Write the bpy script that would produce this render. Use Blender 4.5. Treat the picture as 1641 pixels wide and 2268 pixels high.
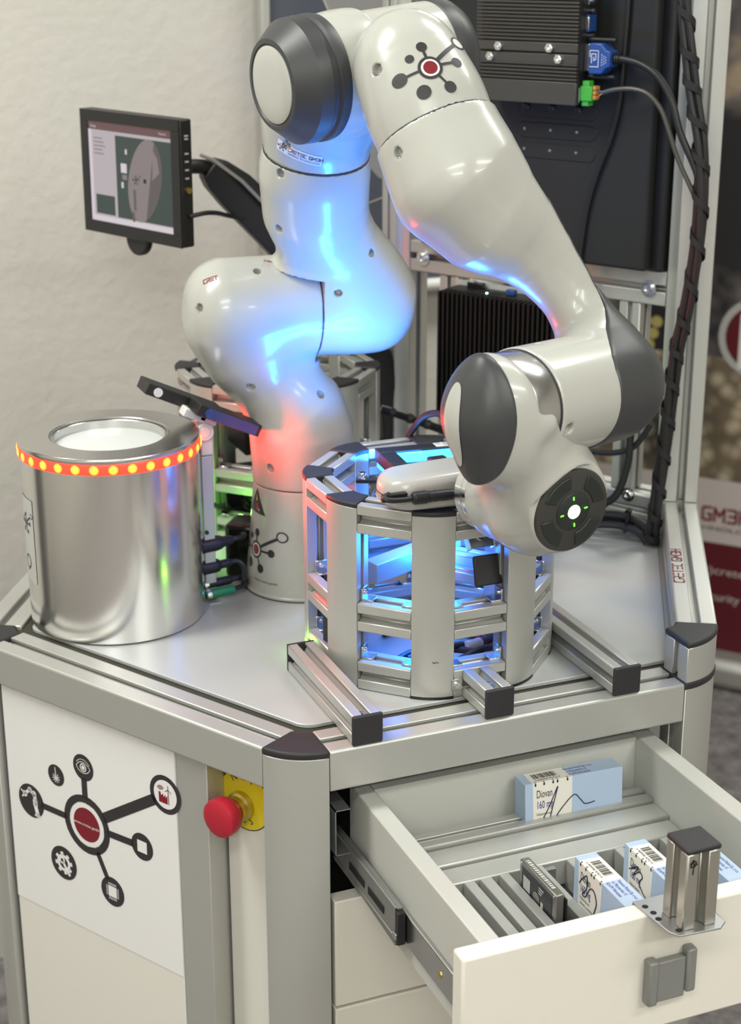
import bpy, bmesh, math, random
import numpy as np
from mathutils import Vector, Matrix
from mathutils.bvhtree import BVHTree

for _o in list(bpy.data.objects):
    bpy.data.objects.remove(_o)
SC = bpy.context.scene
COL = SC.collection
TH = 0.8                                   # height of the table top above the floor; all numbers below are in the table's own frame
R = math.radians
random.seed(4)

# ------------------------------------------------------------------ camera, world, lamps, exposure
def cam_axes(yaw, p, r):
    f = Vector((math.sin(yaw)*math.cos(p), math.cos(yaw)*math.cos(p), -math.sin(p)))
    rt = Vector((math.cos(yaw), -math.sin(yaw), 0)); up = rt.cross(f)
    return rt*math.cos(r)+up*math.sin(r), up*math.cos(r)-rt*math.sin(r), f
cd = bpy.data.cameras.new('camera'); cam = bpy.data.objects.new('camera', cd); COL.objects.link(cam)
_rt, _up, _fw = cam_axes(0.390098809, 0.334596725, -0.00075267)
_m = Matrix((_rt, _up, -_fw)).transposed().to_4x4(); _m.translation = Vector((-0.456589, -1.205620, 0.670641+TH))
cam.matrix_world = _m
cd.sensor_fit = 'HORIZONTAL'; cd.sensor_width = 36; cd.lens = 36*3638.796/1641
cd.clip_start = .05; cd.clip_end = 60
cd.dof.use_dof = True; cd.dof.focus_distance = 1.45; cd.dof.aperture_fstop = 11
SC.camera = cam

SC.view_settings.view_transform = 'Standard'; SC.view_settings.look = 'None'
SC.view_settings.gamma = 1; SC.view_settings.use_curve_mapping = False
SC.view_settings.exposure = 0.0
SC.cycles.use_denoising = True
SC.cycles.max_bounces = 7; SC.cycles.caustics_reflective = False; SC.cycles.caustics_refractive = False
SC.cycles.sample_clamp_indirect = 6

W = bpy.data.worlds.new('room_air'); SC.world = W; W.use_nodes = True
W.node_tree.nodes['Background'].inputs[0].default_value = (1, .96, .9, 1)
W.node_tree.nodes['Background'].inputs[1].default_value = .05

def area_lamp(name, loc, size, power, col, rot=(0, 0, 0)):
    l = bpy.data.lights.new(name, 'AREA'); l.shape = 'RECTANGLE'; l.size, l.size_y = size; l.energy = power; l.color = col
    o = bpy.data.objects.new(name, l); COL.objects.link(o); o.location = (loc[0], loc[1], loc[2]+TH); o.rotation_euler = rot
    return o
LAMPS = [(-.9, -1.5, 21), (1.0, -1.5, 21), (-1.0, .3, 34), (1.3, .4, 18), (1.9, 2.1, 26), (-1.4, -2.7, 44), (.9, -2.7, 38)]  # the last lamp is added to brighten the front wall the cylinder mirrors
for _x, _y, _p in LAMPS:
    area_lamp('ceiling_lamp', (_x, _y, 1.66), (1.2, .3), _p, (.985, 1, .925))

# ------------------------------------------------------------------ materials
MATS = {}
def mat(name, col, rough=.5, metal=0., emit=None, es=0., bump=0., bscale=200., coat=0., noise=0., nscale=30., trans=0., aniso=0., stretch=None):
    m = bpy.data.materials.new(name); m.use_nodes = True; nt = m.node_tree; b = nt.nodes['Principled BSDF']
    b.inputs['Base Color'].default_value = (*col, 1); b.inputs['Roughness'].default_value = rough; b.inputs['Metallic'].default_value = metal
    if emit: b.inputs['Emission Color'].default_value = (*emit, 1); b.inputs['Emission Strength'].default_value = es
    if coat: b.inputs['Coat Weight'].default_value = coat; b.inputs['Coat Roughness'].default_value = .08
    if trans: b.inputs['Transmission Weight'].default_value = trans
    if aniso: b.inputs['Anisotropic'].default_value = aniso
    if bump or noise:
        tc = nt.nodes.new('ShaderNodeTexCoord'); mp = nt.nodes.new('ShaderNodeMapping'); nt.links.new(tc.outputs['Object'], mp.inputs[0])
        if stretch: mp.inputs['Scale'].default_value = stretch
    if bump:
        n = nt.nodes.new('ShaderNodeTexNoise'); n.inputs['Scale'].default_value = bscale; n.inputs['Detail'].default_value = 4
        nt.links.new(mp.outputs[0], n.inputs['Vector'])
        bp = nt.nodes.new('ShaderNodeBump'); bp.inputs['Strength'].default_value = bump; bp.inputs['Distance'].default_value = .003
        nt.links.new(n.outputs[0], bp.inputs['Height']); nt.links.new(bp.outputs[0], b.inputs['Normal'])
    if noise:
        n = nt.nodes.new('ShaderNodeTexNoise'); n.inputs['Scale'].default_value = nscale; n.inputs['Detail'].default_value = 5
        nt.links.new(mp.outputs[0], n.inputs['Vector'])
        mx = nt.nodes.new('ShaderNodeMix'); mx.data_type = 'RGBA'
        mx.inputs[6].default_value = (*[c*(1-noise) for c in col], 1); mx.inputs[7].default_value = (*[min(1, c*(1+noise)) for c in col], 1)
        nt.links.new(n.outputs[0], mx.inputs[0]); nt.links.new(mx.outputs[2], b.inputs['Base Color'])
    MATS[name] = m
    return m
mat('anodised', (.55, .55, .525), .44, .62)
mat('anodised_dark', (.30, .30, .29), .5, .7)
mat('turned_alu', (.80, .79, .77), .2, 1., bump=.05, bscale=60, stretch=(1, 1, .02))
mat('lid_alu', (.66, .65, .64), .24, 1., bump=.04, bscale=500)
mat('chrome', (.85, .85, .86), .12, 1.)
mat('steel', (.62, .62, .62), .25, 1.)
mat('stub_alu', (.50, .48, .43), .36, .85)
mat('zinc', (.40, .41, .42), .42, .9)
mat('robot_white', (.47, .47, .437), .27, 0, coat=.25)
mat('robot_grey', (.045, .046, .050), .42)
mat('robot_seam', (.03, .03, .035), .6)
mat('black', (.012, .012, .013), .45)
mat('black_matte', (.012, .012, .0125), .62, bump=.1, bscale=900)
mat('black_gloss', (.008, .008, .009), .15)
mat('cap_plastic', (.022, .021, .024), .55, bump=.08, bscale=1500)
mat('rubber', (.035, .033, .022), .75)
mat('void', (.006, .006, .006), .8)
mat('table_top', (.54, .555, .555), .33, .25)
mat('laminate', (.74, .71, .64), .42, bump=.03, bscale=700)
mat('laminate_edge', (.66, .63, .57), .5)
mat('drawer_body', (.50, .50, .465), .5)
mat('panel_white', (.74, .72, .66), .4)
mat('print_white', (.80, .79, .79), .32)
mat('ink_dark', (.028, .025, .028), .5)
mat('ink_red', (.20, .008, .018), .45)
mat('ink_blue', (.03, .03, .22), .5)
mat('marker', (.012, .012, .06), .5)
mat('decal_white', (.80, .79, .78), .35)
mat('estop_red', (.42, .012, .03), .42)
mat('estop_yellow', (.80, .62, .02), .38)
mat('brass', (.65, .52, .15), .3, 1.)
mat('carton_white', (.80, .77, .70), .5)
mat('carton_blue', (.42, .53, .70), .5)
mat('pcb_green', (.10, .42, .10), .45)
mat('terminal_green', (.06, .40, .05), .45)
mat('terminal_orange', (.60, .25, .06), .45)
mat('plug_blue', (.018, .07, .27), .35)
mat('sleeve_green', (.16, .62, .20), .45)
mat('sleeve_teal', (.02, .22, .10), .45)
mat('dark_fin', (.014, .013, .012), .5, .3)
mat('bronze_fin', (.085, .078, .066), .45, .5)
mat('handle_grey', (.25, .25, .24), .5, .3)
mat('white_plastic', (.75, .73, .71), .45)
mat('glass_white', (.72, .74, .73), .35, 0, coat=.3)
mat('hdd_metal', (.30, .29, .27), .35, .8)
mat('hdd_label', (.025, .028, .035), .4)
mat('label_grey', (.5, .5, .48), .5)
mat('led_red', (.5, .02, .01), .4, 0, (1, .026, .012), 4)
mat('led_spot', (.9, .3, .02), .4, 0, (1, .085, .010), 5.5)
mat('led_core', (.9, .5, .05), .4, 0, (1, .30, .012), 7)
mat('led_blue', (.2, .6, .9), .4, 0, (.03, .36, 1), 3.5)
mat('led_blue_dot', (.5, .8, 1), .4, 0, (.35, .8, 1), 22)
mat('led_green', (.2, .8, .1), .4, 0, (.10, 1, .03), 3)
mat('led_green_core', (.6, 1, .5), .4, 0, (.45, 1, .30), 9)
mat('pilot_face', (.04, .038, .035), .5)
mat('pilot_key', (.018, .022, .021), .45)
mat('poster_blue', (.085, .095, .125), .45)
mat('poster_grey', (.30, .29, .29), .45)
mat('banner_white', (.62, .55, .53), .6)
mat('banner_red', (.115, .006, .014), .6)
mat('wall_plaster', (.58, .555, .515), .8, bump=.45, bscale=55, noise=.04, nscale=9)
mat('wall_paint', (.60, .57, .52), .8)
mat('ceiling_white', (.75, .74, .71), .8)
mat('door_dark', (.03, .028, .03), .4)
mat('lamp_cover', (.9, .9, .88), .4)
mat('screen_lilac', (.02, .02, .02), .3, 0, (.42, .37, .40), 1)
mat('screen_dark', (.02, .03, .03), .3, 0, (.020, .032, .030), .8)
mat('screen_part', (.02, .02, .02), .3, 0, (.20, .165, .17), 1)
mat('screen_part_dark', (.02, .02, .02), .3, 0, (.085, .07, .072), 1)
mat('screen_red', (.02, .02, .02), .3, 0, (.11, .048, .052), 1)
mat('screen_white', (.02, .02, .02), .3, 0, (.60, .54, .58), 1)
def carpet_mat():
    m = mat('carpet', (.2, .18, .18), .95); nt = m.node_tree; b = nt.nodes['Principled BSDF']
    tc = nt.nodes.new('ShaderNodeTexCoord'); n = nt.nodes.new('ShaderNodeTexNoise'); n.inputs['Scale'].default_value = 26; n.inputs['Detail'].default_value = 8; n.inputs['Roughness'].default_value = .75
    nt.links.new(tc.outputs['Object'], n.inputs['Vector'])
    r = nt.nodes.new('ShaderNodeValToRGB'); r.color_ramp.elements[0].position = .36; r.color_ramp.elements[0].color = (.11, .098, .098, 1)
    r.color_ramp.elements[1].position = .66; r.color_ramp.elements[1].color = (.30, .275, .27, 1)
    nt.links.new(n.outputs[0], r.inputs[0]); nt.links.new(r.outputs[0], b.inputs['Base Color'])
carpet_mat()
def stones_mat():
    m = mat('banner_photo', (.3, .3, .3), .55); nt = m.node_tree; b = nt.nodes['Principled BSDF']
    tc = nt.nodes.new('ShaderNodeTexCoord')
    v = nt.nodes.new('ShaderNodeTexVoronoi'); v.inputs['Scale'].default_value = 30
    v2 = nt.nodes.new('ShaderNodeTexVoronoi'); v2.inputs['Scale'].default_value = 9
    n = nt.nodes.new('ShaderNodeTexNoise'); n.inputs['Scale'].default_value = 5; n.inputs['Detail'].default_value = 4
    for q in (v, v2, n): nt.links.new(tc.outputs['Object'], q.inputs['Vector'])
    r1 = nt.nodes.new('ShaderNodeValToRGB'); e = r1.color_ramp.elements
    e[0].position = .12; e[0].color = (.66, .58, .45, 1); e[1].position = .62; e[1].color = (.06, .055, .052, 1)
    nt.links.new(v.outputs['Distance'], r1.inputs[0])
    r2 = nt.nodes.new('ShaderNodeValToRGB'); e = r2.color_ramp.elements
    e[0].position = .38; e[0].color = (.02, .016, .014, 1); e[1].position = .62; e[1].color = (.45, .33, .18, 1)
    nt.links.new(n.outputs[0], r2.inputs[0])
    mx = nt.nodes.new('ShaderNodeMix'); mx.data_type = 'RGBA'; mx.inputs[0].default_value = .42
    nt.links.new(r1.outputs[0], mx.inputs[6]); nt.links.new(r2.outputs[0], mx.inputs[7]); nt.links.new(mx.outputs[2], b.inputs['Base Color'])
stones_mat()

def dark_photo_mat():
    m = mat('banner_dark', (.05, .04, .035), .6); nt = m.node_tree; b = nt.nodes['Principled BSDF']
    tc = nt.nodes.new('ShaderNodeTexCoord'); n = nt.nodes.new('ShaderNodeTexNoise'); n.inputs['Scale'].default_value = 7; n.inputs['Detail'].default_value = 3
    nt.links.new(tc.outputs['Object'], n.inputs['Vector'])
    r = nt.nodes.new('ShaderNodeValToRGB'); e = r.color_ramp.elements; e[0].position = .45; e[0].color = (.022, .021, .023, 1); e[1].position = .68; e[1].color = (.40, .31, .22, 1)
    e2 = r.color_ramp.elements.new(.58); e2.color = (.15, .13, .125, 1)
    nt.links.new(n.outputs[0], r.inputs[0]); nt.links.new(r.outputs[0], b.inputs['Base Color'])
dark_photo_mat()

# ------------------------------------------------------------------ mesh helpers
LOC = {}
def V3(*a): return Vector(a)
def frame(n, hint=(0, 0, 1)):
    n = Vector(n).normalized(); h = Vector(hint)
    if abs(n.dot(h)) > .98: h = Vector((1, 0, 0))
    u = h.cross(n).normalized(); v = n.cross(u)
    return u, v, n
def smooth_path(pts, k=6, closed=False):
    P = [Vector(p) for p in pts]; out = []; N = len(P)
    for i in range(N if closed else N-1):
        if closed: p0, p1, p2, p3 = P[i-1], P[i], P[(i+1) % N], P[(i+2) % N]
        else: p0, p1, p2, p3 = P[max(i-1, 0)], P[i], P[i+1], P[min(i+2, N-1)]
        for j in range(k):
            t = j/k
            out.append(.5*((2*p1)+(p2-p0)*t+(2*p0-5*p1+4*p2-p3)*t*t+(3*p1-p0-3*p2+p3)*t**3))
    if not closed: out.append(P[-1])
    return out
class MB:
    def __init__(s): s.v = []; s.f = []; s.m = []
    def add(s, vs, fs, mi=0):
        b = len(s.v); s.v += [tuple(v) for v in vs]
        for f in fs: s.f.append(tuple(i+b for i in f)); s.m.append(mi)
        return s
    def box(s, c, size, M=None, mi=0):
        c = Vector(c); a, b_, d = [x/2 for x in size]
        ax = M or (V3(1, 0, 0), V3(0, 1, 0), V3(0, 0, 1)); ax = [Vector(q) for q in ax]
        vs = [c+ax[0]*a*i+ax[1]*b_*j+ax[2]*d*k for i in (-1, 1) for j in (-1, 1) for k in (-1, 1)]
        return s.add(vs, [(0, 1, 3, 2), (4, 6, 7, 5), (0, 4, 5, 1), (2, 3, 7, 6), (0, 2, 6, 4), (1, 5, 7, 3)], mi)
    def bb(s, x0, x1, y0, y1, z0, z1, mi=0):
        return s.box(((x0+x1)/2, (y0+y1)/2, (z0+z1)/2), (abs(x1-x0), abs(y1-y0), abs(z1-z0)), None, mi)
    def prism(s, poly, o, U, Vv, Wd, h0, h1, mi=0):
        o, U, Vv, Wd = Vector(o), Vector(U), Vector(Vv), Vector(Wd); n = len(poly)
        vs = [o+U*p[0]+Vv*p[1]+Wd*h for h in (h0, h1) for p in poly]
        return s.add(vs, [tuple(range(n))[::-1], tuple(range(n, 2*n))]+[(i, (i+1) % n, (i+1) % n+n, i+n) for i in range(n)], mi)
    def tube(s, path, r, n=8, closed=False, mi=0, k=6, smooth=True, hint=(0, 0, 1)):
        P = smooth_path(path, k, closed) if smooth else [Vector(p) for p in path]
        N = len(P); rr = r if callable(r) else (lambda t: r)
        vs = []; pu = None
        for i, p in enumerate(P):
            a = P[i-1] if (i > 0 or closed) else p; b = P[(i+1) % N] if (i < N-1 or closed) else p
            t = (b-a).normalized()
            if pu is None: u, v, _ = frame(t, hint)
            else:
                u = (pu-t*pu.dot(t)).normalized(); v = t.cross(u)
            pu = u; q = rr(i/max(N-1, 1))
            vs += [p+(u*math.cos(2*math.pi*j/n)+v*math.sin(2*math.pi*j/n))*q for j in range(n)]
        fs = []
        for i in range(N if closed else N-1):
            for j in range(n):
                fs.append((i*n+j, i*n+(j+1) % n, ((i+1) % N)*n+(j+1) % n, ((i+1) % N)*n+j))
        if not closed: fs += [tuple(range(n))[::-1], tuple(range((N-1)*n, N*n))]
        return s.add(vs, fs, mi)
    def lathe(s, prof, o, axis, n=32, mi=0, hint=(0, 0, 1), a0=0, a1=2*math.pi, ring=False):
        if ring: prof = list(prof)+[prof[0]]
        u, v, w = frame(axis, hint); o = Vector(o); full = abs(a1-a0-2*math.pi) < 1e-6; m = n if full else n+1
        vs = [o+w*t+(u*math.cos(a0+(a1-a0)*j/n)+v*math.sin(a0+(a1-a0)*j/n))*r for r, t in prof for j in range(m)]
        fs = []
        for i in range(len(prof)-1):
            for j in range(n):
                k = (j+1) % m; fs.append((i*m+j, i*m+k, (i+1)*m+k, (i+1)*m+j))
        if full and not ring:
            if prof[0][0] > 1e-6: fs.append(tuple(range(n))[::-1])
            if prof[-1][0] > 1e-6: fs.append(tuple(range((len(prof)-1)*n, len(prof)*n)))
        return s.add(vs, fs, mi)
    def cyl(s, p0, p1, r0, r1=None, n=20, mi=0):
        p0, p1 = Vector(p0), Vector(p1); r1 = r0 if r1 is None else r1
        return s.lathe([(r0, 0), (r1, (p1-p0).length)], p0, p1-p0, n, mi)
    def poly(s, pts, mi=0):
        return s.add(pts, [tuple(range(len(pts)))], mi)
    def build(s, name, mats, parent=None, bevel=0., seg=2, angle=38, kind=None, fix=True, label=None):
        me = bpy.data.meshes.new(name)
        base = LOC[parent.name] if parent else V3(0, 0, 0)
        me.from_pydata([(v[0]-base.x, v[1]-base.y, v[2]+TH-base.z) for v in s.v], [], s.f)
        if isinstance(mats, str): mats = [mats]
        for q in mats: me.materials.append(MATS[q])
        if len(mats) > 1: me.polygons.foreach_set('material_index', s.m)
        if fix:
            bm = bmesh.new(); bm.from_mesh(me); bmesh.ops.remove_doubles(bm, verts=bm.verts, dist=1e-7)
            bmesh.ops.recalc_face_normals(bm, faces=bm.faces); bm.to_mesh(me); bm.free()
        me.polygons.foreach_set('use_smooth', [True]*len(me.polygons)); me.set_sharp_from_angle(angle=R(angle))
        o = bpy.data.objects.new(name, me); COL.objects.link(o)
        if parent: o.parent = parent
        LOC[o.name] = base.copy()
        if bevel:
            b = o.modifiers.new('bevel', 'BEVEL'); b.width = bevel; b.segments = seg; b.limit_method = 'ANGLE'; b.angle_limit = R(40)
            b.use_clamp_overlap = True
        if kind: o['kind'] = kind
        if label: o['label'] = label
        return o
def tag(o, label, cat, group=None):
    o['label'] = label; o['category'] = cat
    if group: o['group'] = group
    return o
def thing(name, loc, label, cat, group=None):
    o = bpy.data.objects.new(name, None); COL.objects.link(o); o.empty_display_size = .05
    o.location = (loc[0], loc[1], loc[2]+TH); LOC[o.name] = o.location.copy()
    return tag(o, label, cat, group)
def inst(o, parent, delta):
    c = o.copy(); COL.objects.link(c); c.parent = parent; c.location = o.location+Vector(delta); LOC[c.name] = LOC[o.name]+Vector(delta); return c
_tc = {}
def text_geo(s):
    if s not in _tc:
        cu = bpy.data.curves.new('t', 'FONT'); cu.body = s; cu.size = 1; cu.resolution_u = 3
        ob = bpy.data.objects.new('t', cu); COL.objects.link(ob); bpy.context.view_layer.update()
        me = bpy.data.meshes.new_from_object(ob.evaluated_get(bpy.context.evaluated_depsgraph_get()))
        vs = [(v.co.x, v.co.y) for v in me.vertices]; fs = [tuple(p.vertices) for p in me.polygons]
        bpy.data.objects.remove(ob); bpy.data.meshes.remove(me); bpy.data.curves.remove(cu)
        x1 = max([v[0] for v in vs] or [1]); _tc[s] = (vs, fs, x1)
    return _tc[s]
def disc2(x, y, r, n=28): return [(x+r*math.cos(2*math.pi*i/n), y+r*math.sin(2*math.pi*i/n)) for i in range(n)]
class Decal:
    """flat print: collects 2-D shapes with a level; placed on a plane, or pressed onto a body's surface"""
    def __init__(s): s.it = []
    def poly(s, pts, mi, lv=0): s.it.append((list(pts), [tuple(range(len(pts)))], mi, lv)); return s
    def fan(s, c, pts, mi, lv=0):
        n = len(pts); s.it.append(([c]+list(pts), [(0, i+1, (i+1) % n+1) for i in range(n)], mi, lv)); return s
    def disc(s, x, y, r, mi, lv=0, n=28):
        rings = [.35, .7, 1.]; vs = [(x, y)]; fs = []
        for q in rings: vs += disc2(x, y, r*q, n)
        fs += [(0, 1+i, 1+(i+1) % n) for i in range(n)]
        for k in range(2): fs += [(1+k*n+i, 1+(k+1)*n+i, 1+(k+1)*n+(i+1) % n, 1+k*n+(i+1) % n) for i in range(n)]
        s.it.append((vs, fs, mi, lv)); return s
    def ring(s, x, y, r0, r1, mi, lv=0, n=28):
        s.it.append((disc2(x, y, r0, n)+disc2(x, y, r1, n), [(i, (i+1) % n, (i+1) % n+n, i+n) for i in range(n)], mi, lv)); return s
    def line(s, a, b, w, mi, lv=0, k=6):
        a, b = Vector(a), Vector(b); d = (b-a); nn = Vector((-d.y, d.x)).normalized()*w/2; vs = []
        for i in range(k+1):
            p = a+d*i/k; vs += [tuple(p-nn), tuple(p+nn)]
        s.it.append((vs, [(2*i, 2*i+1, 2*i+3, 2*i+2) for i in range(k)], mi, lv)); return s
    def stroke(s, pts, w, mi, lv=0):
        for i, (a, b) in enumerate(zip(pts, pts[1:])):
            a, b = Vector(a), Vector(b); d = (b-a)
            if d.length < 1e-9: continue
            d = d.normalized()*w/2; s.line(tuple(a-d), tuple(b+d), w, mi, lv, 1)
        return s
    def grid(s, x0, y0, x1, y1, mi, lv, k, m):
        vs = [(x0+(x1-x0)*i/k, y0+(y1-y0)*j/m) for i in range(k+1) for j in range(m+1)]
        s.it.append((vs, [(i*(m+1)+j, (i+1)*(m+1)+j, (i+1)*(m+1)+j+1, i*(m+1)+j+1) for i in range(k) for j in range(m)], mi, lv)); return s
    def rect(s, x0, y0, x1, y1, mi, lv=0, k=1):
        vs = [(x0+(x1-x0)*i/k, y) for i in range(k+1) for y in (y0, y1)]
        s.it.append((vs, [(2*i, 2*i+2, 2*i+3, 2*i+1) for i in range(k)], mi, lv)); return s
    def text(s, t, x, y, size, mi, lv=0, width=None, rot=0., sx=1.):
        vs, fs, x1 = text_geo(t); kx = (width/x1 if width else size*sx); c, q = math.cos(rot), math.sin(rot)
        s.it.append(([(x+v[0]*kx*c-v[1]*size*q, y+v[0]*kx*q+v[1]*size*c) for v in vs], fs, mi, lv)); return s
    def sign(s, t, x, y, h, mi, lv=0, gap=.3, w=.14):
        G = {'C': [[(.62, 1), (.12, 1), (0, .88), (0, .12), (.12, 0), (.62, 0)]],
             'R': [[(0, 0), (0, .42)], [(0, 1), (.5, 1), (.62, .9), (.62, .55), (.52, .45), (.2, .45)], [(.3, .4), (.62, 0)]],
             'E': [[(0, 1), (.6, 1)], [(0, .5), (.6, .5)], [(0, 0), (.6, 0)]], 'T': [[(0, 1), (.64, 1)], [(.32, .8), (.32, 0)]],
             'G': [[(.62, 1), (.12, 1), (0, .88), (0, .12), (.12, 0), (.62, 0), (.62, .48), (.38, .48)]],
             'M': [[(0, 0), (0, 1), (.37, .4), (.74, 1), (.74, 0)]], 'B': [[(0, 1), (.5, 1), (.62, .9), (.62, .1), (.5, 0), (0, 0)], [(.12, .5), (.58, .5)]],
             'H': [[(0, 0), (0, 1)], [(.62, 0), (.62, 1)], [(0, .5), (.62, .5)]]}
        for ch in t:
            if ch in G:
                for st in G[ch]: s.stroke([(x+p[0]*h, y+p[1]*h) for p in st], w*h, mi, lv)
                x += (max(p[0] for st in G[ch] for p in st)+gap)*h
            else: x += .5*h
        return x
    def logo(s, x, y, r, dark, red, white, lv=0, inner=True, text=False, tint=None):
        T = lambda a, b: (x+a*r, y+b*r)
        for (a, b, q, w) in ((0, 1.96, .44, .24), (-2.52, -.02, .58, .22), (3.45, 2.2, .62, .34), (2.38, .1, .45, .24), (.98, -1.97, .5, .2)):
            L = math.hypot(a, b); s.line(T(a/L*.9, b/L*.9), T(a*(1-.8*q/L), b*(1-.8*q/L)), w*r, dark, lv)
            if a > 3: s.ring(*T(a, b), .62*r, .46*r, dark, lv); (inner and s.disc(*T(a, b), .46*r, white, lv))
            else: s.disc(*T(a, b), q*r, dark, lv)
        s.disc(*T(-1.26, 1.29), .36*r, dark, lv); s.disc(*T(-1.18, -1.76), .58*r, dark, lv)
        s.ring(*T(0, 0), r, .74*r, dark, lv); s.ring(*T(0, 0), .76*r, .56*r, white, lv); s.disc(*T(0, 0), .575*r, red, lv+1)
        return s
    def place(s, name, mats, parent, O, U, Vv, lift=.0003, bvh=None, step=.00025, reach=.06, label=None):
        O, U, Vv = Vector(O), Vector(U).normalized(), Vector(Vv).normalized(); N = U.cross(Vv).normalized(); mb = MB()
        for vs, fs, mi, lv in s.it:
            out = []
            for a, b in vs:
                p = O+U*a+Vv*b
                if bvh:
                    h, nn, _, _ = bvh.ray_cast(p+N*reach, -N, 2*reach)
                    if h is None:
                        h, nn, _, _ = bvh.find_nearest(p)
                    if nn.dot(N) < 0: nn = -nn
                    p = Vector(h)+nn*(lift+step*lv)
                else: p = p+N*(lift+step*lv)
                out.append(p)
            mb.add(out, fs, mi)
        return mb.build(name, mats, parent, fix=False, label=label)

def slot_square(w, sides='tblr', mouth=.22, lip=.11, cav=.5, depth=.3, ch=.03):
    """cross-section of an aluminium profile: square of side 1 scaled to w, T-slots on the named sides"""
    a = .5; m = mouth/2; c = cav/2
    def side(rot, open_):
        if open_: pts = [(-a+ch, a), (-m, a), (-m, a-lip), (-c, a-lip), (-m*.7, a-depth), (m*.7, a-depth), (c, a-lip), (m, a-lip), (m, a), (a-ch, a)]
        else: pts = [(-a+ch, a), (a-ch, a)]
        q = rot*math.pi/2
        return [(p[0]*math.cos(q)+p[1]*math.sin(q), -p[0]*math.sin(q)+p[1]*math.cos(q)) for p in pts]
    out = []
    for k, nm in enumerate('trbl'): out += side(k, nm in sides)
    return [(x*w, y*w) for x, y in out]
def profile(mb, p0, p1, w, sides='tblr', up=(0, 0, 1), mi=0, **k):
    p0, p1 = Vector(p0), Vector(p1); d = (p1-p0); U, Vv, _ = frame(d, up)
    # frame(): U = up x d, V = d x U (towards up)
    return mb.prism(slot_square(w, sides, **k), p0, U, Vv, d.normalized(), 0, d.length, mi)
def sector(r0, r1, half, slots=True, n=10, mouth=.0085, lip=.0045, cav=.016, dep=.011, grow=0.):
    """cross-section of a corner post: ring sector of half-angle `half` (radians) about +x, slots in both radial faces"""
    r0 -= grow; r1 += grow; rm = (r0+r1)/2; pts = []
    def rad(sg):
        a = half*sg; e = Vector((math.cos(a), math.sin(a))); t = Vector((math.sin(a), -math.cos(a)))*sg   # t points into the body
        if grow:
            e0 = -t*grow
        else: e0 = Vector((0, 0))
        q = [(r0, 0), (rm-mouth/2, 0), (rm-mouth/2, lip), (rm-cav/2, lip), (rm-mouth*.35, dep), (rm+mouth*.35, dep), (rm+cav/2, lip), (rm+mouth/2, lip), (rm+mouth/2, 0), (r1, 0)] if slots else [(r0, 0), (r1, 0)]
        return [tuple(e*x+t*y+e0) for x, y in q]
    pts += rad(-1)
    pts += [(r1*math.cos(half*(2*i/n-1)), r1*math.sin(half*(2*i/n-1))) for i in range(1, n)]
    pts += rad(1)[::-1]
    pts += [(r0*math.cos(half*(1-2*i/4)), r0*math.sin(half*(1-2*i/4))) for i in range(1, 4)]
    return pts
def hex_bolt(mb, p, n, r, h, mi=0):
    u, v, w = frame(n); mb.lathe([(r*1.5, 0), (r*1.5, h*.25), (r, h*.25), (r, h*.9), (r*.9, h), (r*.55, h), (r*.5, h*.35), (0, h*.35)], p, n, 14, mi)

# ------------------------------------------------------------------ the room
def struct(o): o['kind'] = 'structure'; return o
struct(MB().bb(-2.4, 3.2, -3.4, 3.5, -TH-.1, -TH).build('floor', 'carpet'))
struct(MB().bb(-2.4, 3.2, -3.4, 3.5, 1.72, 1.8).build('ceiling', 'ceiling_white'))
struct(MB().bb(-2.4, .66, 1.0, 1.1, -TH, 1.72).build('wall_back', 'wall_plaster'))
struct(MB().bb(-2.4, 3.2, 3.4, 3.5, -TH, 1.72).build('wall_far', 'wall_paint'))
struct(MB().bb(-2.5, -2.4, -3.4, 3.5, -TH, 1.72).build('wall_left', 'wall_paint'))
struct(MB().bb(3.2, 3.3, -3.4, 3.5, -TH, 1.72).build('wall_right', 'wall_paint'))
struct(MB().bb(-2.4, 3.2, -3.5, -3.4, -TH, 1.72).build('wall_front', 'wall_paint'))
for _k, (_x, _w) in enumerate(((-2.2, .5), (.25, .5), (1.5, .9))):
    struct(MB().bb(_x, _x+_w, -3.4, -3.36, -TH, 1.2).build('door_%d' % (_k+1), 'door_dark', bevel=.01))  # dark panels added behind the camera for stripes in the cylinder's reflection
struct(MB().bb(-1.75, -1.05, .97, 1.0, -TH, 1.3).build('door_4', 'door_dark', bevel=.01))  # unseen dark panel, added so the cylinder mirrors a wide dark bar
for _x in (-1.02, -1.17): struct(MB().bb(_x, _x+.06, -3.4, -3.3, -TH, 1.72).build('trim_1' if _x > -1.1 else 'trim_2', 'door_dark'))  # unseen posts, added as thin dark lines in the cylinder's reflection
for _x, _y, _p in LAMPS:
    _o = MB().bb(_x-.62, _x+.62, _y-.17, _y+.17, 1.68, 1.72).build('ceiling_light_housing', 'lamp_cover', bevel=.005)
    _o['kind'] = 'structure'

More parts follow.
